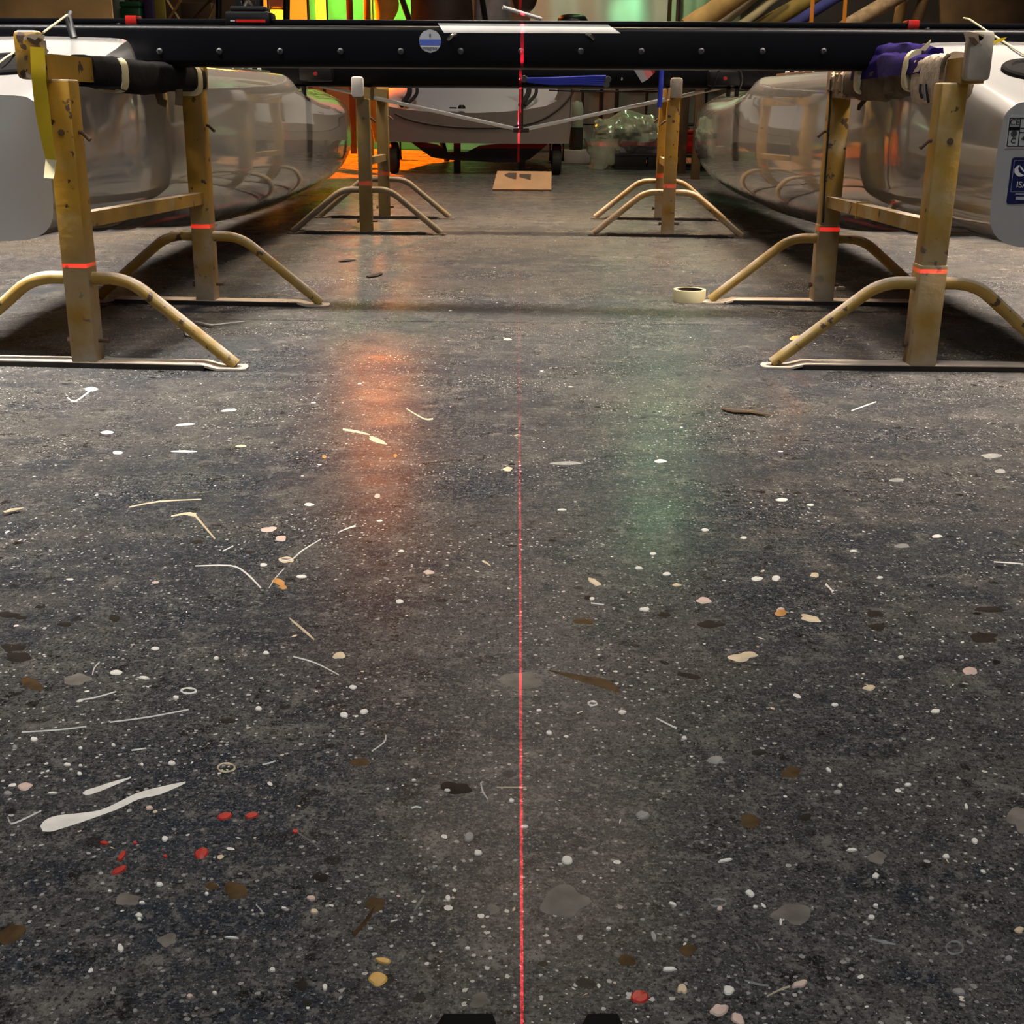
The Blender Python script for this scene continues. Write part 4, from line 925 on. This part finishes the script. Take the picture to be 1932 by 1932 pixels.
MB().tube([V(*q_) for q_ in fine([tuple(q_) for q_ in w_], 3)], 0.009, 6).build('rubbing_groove', M['groove'], DIN)
for x0 in (755, 980):
    for dx_ in (0, 14):
        w_ = [dpt(x0+12+dx_, 140, 0.30), dpt(x0+18+dx_, 168, 0.22), dpt(x0+14+dx_, 182, 0.16), dpt(x0+2+dx_*0.6, 199, 0.07)]
        MB().tube([V(*q_) for q_ in fine([tuple(q_) for q_ in w_], 3)], 0.013 if dx_ else 0.02, 8).build('toe_strap', M['rubber'], DIN)
MB().box((dpt(848,205,0.06).x, 0.05, dpt(848,205,0.06).z), (dpt(862,205,0.06).x, 0.08, dpt(848,202,0.06).z), 0.003).build('drain_flap', M['black'], DIN)
q_ = dpt(871, 203, 0.06)
MB().lathe([(0.03, 0), (0.028, 0.014), (0.018, 0.026), (0, 0.028)], 16, X=T(q_.x, 0.06, q_.z-0.008)).build('drain_bung', M['black'], DIN)

# ------------------------------------------------------------------ the far end of the hall
def px_box(name, x0, y0, x1, y1, Y, d, m, label=None, cat=None, z0=None, bev=0.004, parent=None, local=None):
    a, b = at(x0, y1, Y), at(x1, y0, Y)
    zlo = a.z if z0 is None else z0
    mb = MB().box((a.x, Y, zlo), (b.x, Y+d, b.z), bev)
    o = mb.build(name, m, parent, local=local)
    if label: tag(o, label, cat)
    return o
# pallet, film wrapped bundle, red box
pa, pb = fl(1160, 320), fl(1330, 321)
PX_ = T(pa.x, pa.y, 0)
PAL = empty('pallet', PX_, 'dark pallet on the floor under the film wrapped bundle', 'pallet')
pw = pb.x-pa.x; ph = 0.125
for x in (0.0, pw*0.36, pw*0.52, pw*0.9):
    MB().box((x, 0, 0.02), (x+pw*(0.34 if x == 0 else 0.10), 0.10, ph-0.02), 0.003).build('pallet_block', M['pallet'], PAL)
for y in (0.0, 0.35, 0.7):
    MB().box((0, y, 0.0), (pw, y+0.1, 0.02), 0.002).build('skid_board', M['pallet'], PAL)
for k in range(6):
    MB().box((0, k*0.14, ph-0.02), (pw, k*0.14+0.11, ph), 0.002).build('deck_board', M['pallet'], PAL)
BUN = empty('film_bundle', T(pa.x, pa.y, 0), 'crumpled clear film bundle on the dark pallet beside the right trestle', 'bundle')
bc = at(1185, 272, pa.y+0.35); rings = []
for i in range(41):
    t = i/40; x = pa.x-0.16 + t*0.74; env = math.sin(min(1, 0.12+t*0.9)*math.pi)**0.55
    ring = []
    for k in range(44):
        a = 2*math.pi*k/44; rr = 1+0.30*nzv((x*7, math.cos(a)*2, math.sin(a)*2+4))+0.13*nzv((x*22, math.cos(a)*6, math.sin(a)*6+4))
        ring.append(V(x, pa.y+0.35+0.26*env*rr*math.cos(a), max(ph+0.003, ph+0.145+0.14*env*rr*math.sin(a)*(1.25 if t < 0.7 else 0.8))))
    rings.append(ring)
MB().loft(rings).build('film_wrap', M['film'], BUN, local=T(pa.x, pa.y, 0), angle=20)
mb = MB(); fr = []
for i in range(10):
    t = i/9
    c_ = at(1135+18*t-25*t*t, 262+62*t, pa.y+0.05)
    fr.append([c_+V((0.16-0.085*t)*math.cos(2*math.pi*k/14)*(1+0.3*nzv((k, t*4, 2))), 0.07*math.sin(2*math.pi*k/14), 0.05*nzv((k*2, t*5, 8))) for k in range(14)])
for p_ in fr[-1]: p_.z = max(p_.z, 0.002)
mb.loft(fr); mb.build('film_tail', M['film'], BUN, local=T(pa.x, pa.y, 0), angle=20)
MB().box((pa.x+0.02, pa.y+0.16, ph), (pa.x+0.52, pa.y+0.52, ph+0.10), 0.01).build('wrapped_load', M['grey_cloth'], BUN, local=T(pa.x, pa.y, 0))
q0, q1 = at(1252, 300, pa.y+0.3), at(1312, 245, pa.y+0.3)
RBX = empty('red_crate', T(q0.x, pa.y+0.3, 0), 'glossy red plastic box on the pallet behind the right trestle', 'box')
MB().box((0, 0, ph), (q1.x-q0.x, 0.3, q1.z-0.03), 0.015).build('box_body', M['red'], RBX)
MB().box((-0.008, -0.008, q1.z-0.03), (q1.x-q0.x+0.008, 0.308, q1.z), 0.010).build('box_lid', M['red'], RBX)
q_ = at(1300, 238, pa.y+0.35)
MB().tube([(0.10, 0.1, q1.z), (0.12, 0.1, q1.z+0.03), (0.20, 0.1, q1.z+0.03), (0.22, 0.1, q1.z)], 0.01, 8).build('box_handle', M['dark_brown'], RBX)
# low pale step and the dark fender standing on it
sy = 11.6; s0, s1 = at(1040, 283, sy), at(1165, 283, sy)
tag(MB().box((s0.x, sy, 0), (s1.x, sy+0.35, s0.z), 0.01).build('low_step', M['grey_cloth']), 'low grey step on the floor right of the dinghy', 'step')
q_ = at(1087, 279, sy+0.12)
FEN = empty('standing_fender', T(q_.x, sy+0.16, s0.z), 'dark bottle shaped fender standing on the low step', 'fender')
hz = at(1087, 190, sy+0.16).z-s0.z; hb = at(1087, 240, sy+0.16).z-s0.z
MB().lathe([(0, 0), (0.055, 0), (0.062, 0.02), (0.062, hb), (0, hb)], 20).build('fender_foot', M['rubber'], FEN)
MB().lathe([(0.060, hb), (0.060, hb+0.16), (0.045, hb+0.22), (0.02, hz*0.96), (0.016, hz), (0, hz)], 20).build('fender_body', M['curtain'], FEN)
# back curtain and tarpaulin with folds
def sheet(name, x0, x1, y_top, y_bot, Y, m, label, cat, fold=0.06, freq=9, seed=0, z_min=None):
    A, B_ = at(x0, y_top, Y), at(x1, y_top, Y); zt2, zb2 = A.z, at(x0, y_bot, Y).z
    if z_min is not None: zb2 = z_min
    nx, nz_ = 60, 10; v = []
    for j in range(nz_+1):
        for i in range(nx+1):
            s_ = i/nx; z = zb2+(zt2-zb2)*j/nz_
            v.append(V(A.x+(B_.x-A.x)*s_, Y+fold*nzv((s_*freq, seed, z*0.5))+fold*0.4*math.sin(s_*freq*4+z), z))
    f = [(j*(nx+1)+i, j*(nx+1)+i+1, (j+1)*(nx+1)+i+1, (j+1)*(nx+1)+i) for j in range(nz_) for i in range(nx)]
    mb = MB(); mb.add(v, f); o = mb.build(name, m, angle=60)
    rl = MB().tube([V(A.x-0.02, Y, A.z), V(B_.x+0.02, Y, A.z)], 0.012, 8)
    for x_ in (A.x+0.05, B_.x-0.05): rl.tube([V(x_, Y, A.z), V(x_, Y, ZC)], 0.004, 6)
    rl.build('hanging_rail', M['black'], o)
    sol = o.modifiers.new('thick', 'SOLIDIFY'); sol.thickness = 0.004
    return tag(o, label, cat)
sheet('green_curtain', 1060, 1420, -110, 290, 14.2, M['curtain'], 'grey green sheet hanging behind the steel rack', 'curtain', seed=2, z_min=0.02)
sheet('cream_tarpaulin', 1005, 1276, -330, 120, 13.7, M['tarp'], 'cream tarpaulin hanging behind the beam middle', 'tarpaulin', fold=0.08, freq=5, seed=5)
sheet('green_sheet', 1284, 1420, -330, 110, 13.6, M['green_sheet'], 'bright green sheet hanging right of the brown pole', 'sheet', fold=0.03, seed=8)
q_ = at(1279, 30, 13.5)
tag(MB().tube([(q_.x, 13.5, 0), (q_.x, 13.5, 3.2)], 0.022, 8).build('brown_pole', M['dark_brown']), 'brown pole between the cream tarpaulin and the green sheet', 'pole')
# steel rack in front of the curtain
ry = 13.3; ra_, rb_ = at(1092, 232, ry), at(1330, 232, ry)
RK = empty('steel_rack', T(ra_.x, ry, 0), 'dark steel pipe rack in front of the green sheet', 'rack')
for x in (1098, 1133, 1162, 1218, 1330):
    q_ = at(x, 232, ry); MB().tube([(q_.x-ra_.x, 0, 0), (q_.x-ra_.x, 0, 1.0)], 0.022 if x in (1133, 1162) else 0.014, 8).build('upright', M['black'], RK)
for y in (170, 233):
    za = at(1092, y, ry).z; MB().tube([(0, 0, za), (rb_.x-ra_.x, 0, za)], 0.016, 8).build('rail', M['black'], RK)
q_ = at(1222, 250, 12.6)
WH = empty('spare_wheel', T(q_.x, 12.6, 0), 'dark spare wheel leaning before the steel rack', 'wheel')
rw = at(1222, 224, 12.6).z/2
MB().lathe([(rw-0.09, -0.05), (rw-0.02, -0.06), (rw, -0.03), (rw, 0.03), (rw-0.02, 0.06), (rw-0.09, 0.05), (rw-0.09, -0.05)], 28, X=T(0, 0.1, rw) @ Matrix.Rotation(R(90), 4, 'X'), cap=False).build('tyre', M['rubber'], WH)
MB().lathe([(0, -0.02), (rw-0.085, -0.03), (rw-0.085, 0.03), (0, 0.02)], 24, X=T(0, 0.1, rw) @ Matrix.Rotation(R(90), 4, 'X'), cap=False).build('rim', M['curtain'], WH)
# left side: dark column, hanging green cloth, orange pillar lamp
q_ = fl(667, 290)
COL = MB().box((q_.x-0.03, q_.y, 0), (q_.x+0.03, q_.y+0.06, ZC), 0.004).build('steel_column', M['dark_brown']); COL['kind'] = 'structure'
GY = 12.2; mb = MB(); rings = []
for i in range(9):
    t = i/8; c_ = at(706+4*t, 150+118*t, GY); ww = (0.10-0.085*t**1.5)
    rings.append([c_+V(ww*math.cos(2*math.pi*k/14)*(1+0.25*nzv((k, t*3, 1))), 0.05*math.sin(2*math.pi*k/14)*(1-0.6*t), 0) for k in range(14)])
mb.loft(rings)
a = rings[0][0]; a = at(706, 150, GY); mb.tube([a, V(a.x, a.y, ZC)], 0.006, 6)
tag(mb.build('hanging_cloth', M['olive']), 'olive green cloth hanging behind the far left trestle', 'cloth')
# strip of things seen over the rear beam, left to right ----------------------------------------
def bench(name, x0, x1, ytop, Y, d, label):
    a, b = at(x0, ytop, Y), at(x1, ytop, Y)
    r_ = empty(name, T(a.x, Y, 0), label, 'workbench'); w_ = b.x-a.x; z = (a.z+b.z)/2
    MB().box((0, 0, z-0.04), (w_, d, z), 0.003).build('bench_top', M['dark_timber'], r_)
    for x in (0.03, w_-0.09):
        for y in (0.03, d-0.09):
            MB().box((x, y, 0), (x+0.06, y+0.06, z-0.04), 0.003).build('leg', M['dark_timber'], r_)
    return z
PLY = at(205, 25, 6.6)
mb = MB(); tl2 = 0.06
a = at(-120, 25, 6.6)
mb.prism([V(a.x, 6.6, 0), V(PLY.x+0.02, 6.6, 0), V(PLY.x-0.03, 6.75, 1.75), V(a.x, 6.75, 1.75)], (0, 0.018, 0))
tag(mb.build('plywood_sheet', M['ply'], smooth=False), 'worn brown plywood sheet standing beyond the left hull', 'plywood')
zb1 = bench('left_workbench', 198, 545, 44, 8.3, 0.7, 'dark timber workbench hidden behind the left hull')
LY = 8.45
a, b = at(196, 60, 9.25), at(486, 60, 9.25)
tag(MB().box((a.x, 9.25, 0), (b.x, 9.28, 1.9), 0.003).build('dark_backdrop', M['dark_timber']), 'dark brown backdrop added behind the left bench clutter', 'board')  # dark backdrop added to hide the orange-lit wall
def on_bench(name, x0, x1, ytop, Y, d, m, label, cat, z, bev=0.01):
    a, b = at(x0, ytop, Y), at(x1, ytop, Y)
    o = MB().box((a.x, Y, z), (b.x, Y+d, max(a.z, z+0.05)), bev).build(name, m); return tag(o, label, cat)
on_bench('grey_canister', 200, 224, -40, LY+0.1, 0.1, M['curtain'], 'grey green canister at the right edge of the plywood', 'canister', zb1)
GC = empty('green_case', T(at(227, 25, LY).x, LY, zb1), 'dark green case on the left bench behind the beam', 'case')
ga, gb = at(227, 2, LY), at(265, 2, LY); gw = gb.x-ga.x; gh = ga.z-zb1
MB().box((0, 0, 0), (gw, 0.2, gh*0.75), 0.012).build('case_body', M['green_plastic'], GC)
MB().box((-0.004, -0.004, gh*0.75), (gw+0.004, 0.204, gh), 0.012).build('case_lid', M['green_plastic'], GC)
MB().tube([(gw*0.3, 0.1, gh-0.005), (gw*0.35, 0.1, gh+0.03), (gw*0.65, 0.1, gh+0.03), (gw*0.7, 0.1, gh-0.005)], 0.008, 8).build('case_handle', M['black'], GC)
on_bench('purple_bag', 266, 285, -30, LY+0.05, 0.15, M['purple_plastic'], 'dark purple bag beside the green case', 'bag', zb1, 0.02)
on_bench('olive_board', 286, 305, -60, LY+0.02, 0.03, M['olive'], 'olive board standing on the left bench', 'board', zb1, 0.003)
zz = zb1
for i, (xa, xb, m_, lab) in enumerate(((312, 338, 'timber', 'thin timber batten leaning right among the left bench clutter'), (345, 318, 'timber', 'thin timber batten leaning left across its neighbour'), (350, 392, 'dark_timber', 'dark timber batten in the left bench clutter'), (388, 407, 'timber', 'pale timber strip beside the traveller car'))):
    a = at(xa, 46, LY+0.1+0.05*i); b = at(xb+(xb-xa)*0.6, -20, LY+0.1+0.05*i); a.z = zz+0.004
    tag(MB().tube([a, b], 0.022, 4, flat=0.4).build('timber_batten', M[m_]), lab, 'batten', 'timber battens on the left bench')
on_bench('brown_crate', 340, 398, 4, LY+0.35, 0.25, M['dark_timber'], 'dark brown crate behind the leaning battens', 'crate', zb1, 0.006)
for xx, lab in ((412, 'black pipe standing left of the traveller car'), (540, 'black pipe standing right of the traveller car')):
    a = at(xx, 46, LY+0.2); t_ = at(xx+2, -90, LY+0.2)
    tag(MB().tube([V(a.x, a.y, zb1), t_], 0.022, 10).build('black_pipe', M['black']), lab, 'pipe', 'black pipes on the left bench')
# orange and yellow glow at the left end: added glowing panels for the backlit background
for (x0, x1, yt, m_, lab) in ((489, 499, -50, 'orange_light', 'narrow added orange glow panel right of the traveller car'), (548, 575, -40, 'orange_light', 'added orange glow panel left of the yellow one'), (597, 611, -60, 'yellow_light', 'added yellow glow panel behind the beam'), (512, 533, 18, 'yellow_light', 'small added yellow glow panel near the black pipe')):
    Yl = 10.6 + (x0-512)*0.006; a, b = at(x0, 70, Yl), at(x1, yt, Yl)
    r_ = empty('glow_panel', T((a.x+b.x)/2, Yl, 0), lab, 'lamp', 'added glow panels at the back left')
    MB().box((a.x-(a.x+b.x)/2, 0, a.z), (b.x-(a.x+b.x)/2, 0.05, b.z), 0.008).build('glow_face', M[m_], r_)
    MB().box((a.x-(a.x+b.x)/2-0.01, 0.05, a.z-0.02), (b.x-(a.x+b.x)/2+0.01, 0.09, b.z+0.02), 0.004).build('panel_back', M['black'], r_)
    MB().tube([(0, 0.07, 0), (0, 0.07, a.z)], 0.014, 8).build('panel_stand', M['black'], r_)
    MB().lathe([(0.14, 0), (0.14, 0.015), (0.02, 0.03), (0, 0.03)], 16, X=T(0, 0.07, 0)).build('panel_foot', M['black'], r_)
a = at(583, 60, 10.9); b = at(577, -30, 10.9)
tag(MB().tube([V(a.x, 10.9, 0), V(b.x, 10.9, b.z)], 0.02, 6).build('timber_post', M['dark_timber']), 'dark timber post between the orange panel and the yellow panel', 'post')
# green lit wall: green sheet fixed to the wall, pale box on it
sheet('green_backdrop', 560, 800, -200, 120, 14.7, M['green_sheet'], 'green lit sheet hanging at the back left of the dinghy', 'sheet', fold=0.02, seed=12)
Yq = 12.9
a = at(693, 60, Yq); b = at(693, -60, Yq)
tag(MB().box((a.x-0.03, Yq, 0), (a.x+0.03, Yq+0.06, b.z), 0.003).build('olive_post', M['olive']), 'olive post before the green lit sheet', 'post')
mb = MB(); rings = []
for i in range(10):
    t = i/9; c_ = at(712+18*math.sin(t*2.6), -40+85*t, 12.5)
    ww = 0.07+0.045*math.sin(t*3.0)
    rings.append([c_+V(ww*math.cos(2*math.pi*k/14), 0.06*math.sin(2*math.pi*k/14), 0.02*nzv((k, t, 4))) for k in range(14)])
mb.loft(rings); a = at(712, -40, 12.5); mb.tube([a, V(a.x, a.y, ZC)], 0.008, 6)
tag(mb.build('hanging_jacket', M['olive']), 'olive jacket hanging right of the olive post', 'jacket')
tag(MB().tube([at(752, -20, 11.8), at(776, 48, 11.8), at(790, 100, 11.8), V(at(790, 100, 11.8).x+0.25, 11.8, 0)], 0.026, 8).build('black_strut', M['black']), 'black slanting strut before the green lit sheet', 'strut')
# dark bag, gray cloth and brown bundle on the dinghy deck
def cushion(name, x0, x1, y0, y1, Y, d, m, label, cat, seed=0):
    a, b = at(x0, y1, Y), at(x1, y0, Y); c_ = (a+b)/2; hx, hz_ = (b.x-a.x)/2, (b.z-a.z)/2; rings = []
    for i in range(13):
        th = -math.pi/2+math.pi*i/12; rr = max(0.02, math.cos(th)**0.55 if math.cos(th) > 0 else 0.02); zz_ = math.sin(th)
        rings.append([V(c_.x+hx*rr*math.cos(2*math.pi*k/20)*(1+0.10*nzv((k*0.8, i*0.5, seed))), Y+d*rr*math.sin(2*math.pi*k/20), c_.z+hz_*zz_*(1+0.05*nzv((k, i, seed)))) for k in range(20)])
    mb = MB(); mb.loft(rings); return tag(mb.build(name, m), label, cat)
cushion('black_sail_bag', 777, 892, -90, 140, 10.6, 0.25, M['dark_brown'], 'big blackish brown sail bag standing in the dinghy', 'bag', 1)
cushion('grey_sail_bundle', 893, 965, -60, 140, 10.7, 0.2, M['grey_cloth'], 'grey sail bundle right of the blackish bag', 'bundle', 2)
o = cushion('brown_bag', 962, 1018, -90, 22, 10.3, 0.12, M['dark_brown'], 'brown bag hanging above the pale batten end', 'bag', 3)
a = at(990, -80, 10.3); MB().tube([a, V(a.x, a.y, ZC)], 0.006, 6).build('hanging_cord', M['black'], o)
tag(MB().tube([at(905, -30, 10.2), at(916, 40, 10.2), at(925, 120, 10.2)], 0.022, 8).build('black_tiller', M['black']), 'black tiller leaning on the grey sail bundle', 'tiller')
cushion('black_coil', 1050, 1110, 27, 60, 10.9, 0.15, M['black'], 'black rounded coil just showing over the beam', 'coil', 4)
# right: bench with rolled canvas
zb2 = bench('right_workbench', 1312, 2050, 74, 9.3, 0.9, 'dark timber workbench hidden behind the right hull')
RLS = [
 (1295, 60, 1440, -40, 0.075, 9.45, 'roll', 'thick tan canvas roll at the left end of the pile'),
 (1330, 66, 1405, 6, 0.045, 9.62, 'pale_roll', 'short pale canvas roll right of the thick tan roll'),
 (1375, 66, 1470, -10, 0.032, 9.55, 'pale_roll', 'thin pale green canvas roll in the pile middle'),
 (1415, 70, 1560, -20, 0.060, 9.75, 'olive_roll', 'olive canvas roll before the blue roll'),
 (1460, 76, 1600, -16, 0.040, 9.60, 'blue_cloth', 'blue canvas roll lying slanted over the olive roll'),
 (1350, 40, 1440, -30, 0.050, 9.85, 'olive_roll', 'dark olive roll behind the pale rolls'),
 (1580, 60, 1700, -10, 0.055, 9.50, 'tan_rag', 'tan grey roll right of the blue roll'),
 (1690, 74, 1712, -60, 0.040, 9.70, 'timber', 'tan wooden stake standing left of the red stop'),
 (1720, 70, 1760, -60, 0.040, 9.60, 'dark_timber', 'brown stake standing behind the red stop'),
]
for x0, y0, x1, y1, r_, Yr, m_, lab in RLS:
    a, b = at(x0, y0, Yr), at(x1, y1, Yr+0.06); d_ = (b-a).normalized(); b = b + d_*0.15
    if a.z < zb2+r_*0.8: a.z = zb2+r_*0.8
    mb = MB(); steps = 8
    mb.tube([a.lerp(b, k/steps)+V(0, 0, 0.006*nzv((k*1.7, x0, 0))) for k in range(steps+1)], [r_*(1+0.06*nzv((k*2.3, x0*0.1, 1))) for k in range(steps+1)], 14)
    nm_ = 'wooden_stake' if 'stake' in lab else 'canvas_roll'
    tag(mb.build(nm_, M[m_]), lab, 'stake' if 'stake' in lab else 'roll', 'wooden stakes on the right bench' if 'stake' in lab else 'canvas rolls on the right bench')
for x in (1530, 1592):
    a, b = at(x, 60, 9.42), at(x+4, -10, 9.42); a.z = zb2
    tag(MB().tube([a, b], 0.014, 6, flat=0.3).build('orange_strap', M['orange_strap']), 'orange strap before the %s canvas roll' % ('blue' if x == 1530 else 'tan grey'), 'strap', 'orange straps on the right bench')
a, b = at(1770, 40, 9.9), at(2100, -120, 9.9)
mb = MB(); mb.prism([V(a.x, 9.75, zb2), V(b.x, 9.75, zb2), V(b.x, 10.0, b.z+0.3), V(a.x-0.1, 10.0, b.z+0.3)], (0, 0.03, 0))
tag(mb.build('dark_panel', M['dark_timber'], smooth=False), 'dark brown panel leaning at the far right end of the bench', 'panel')
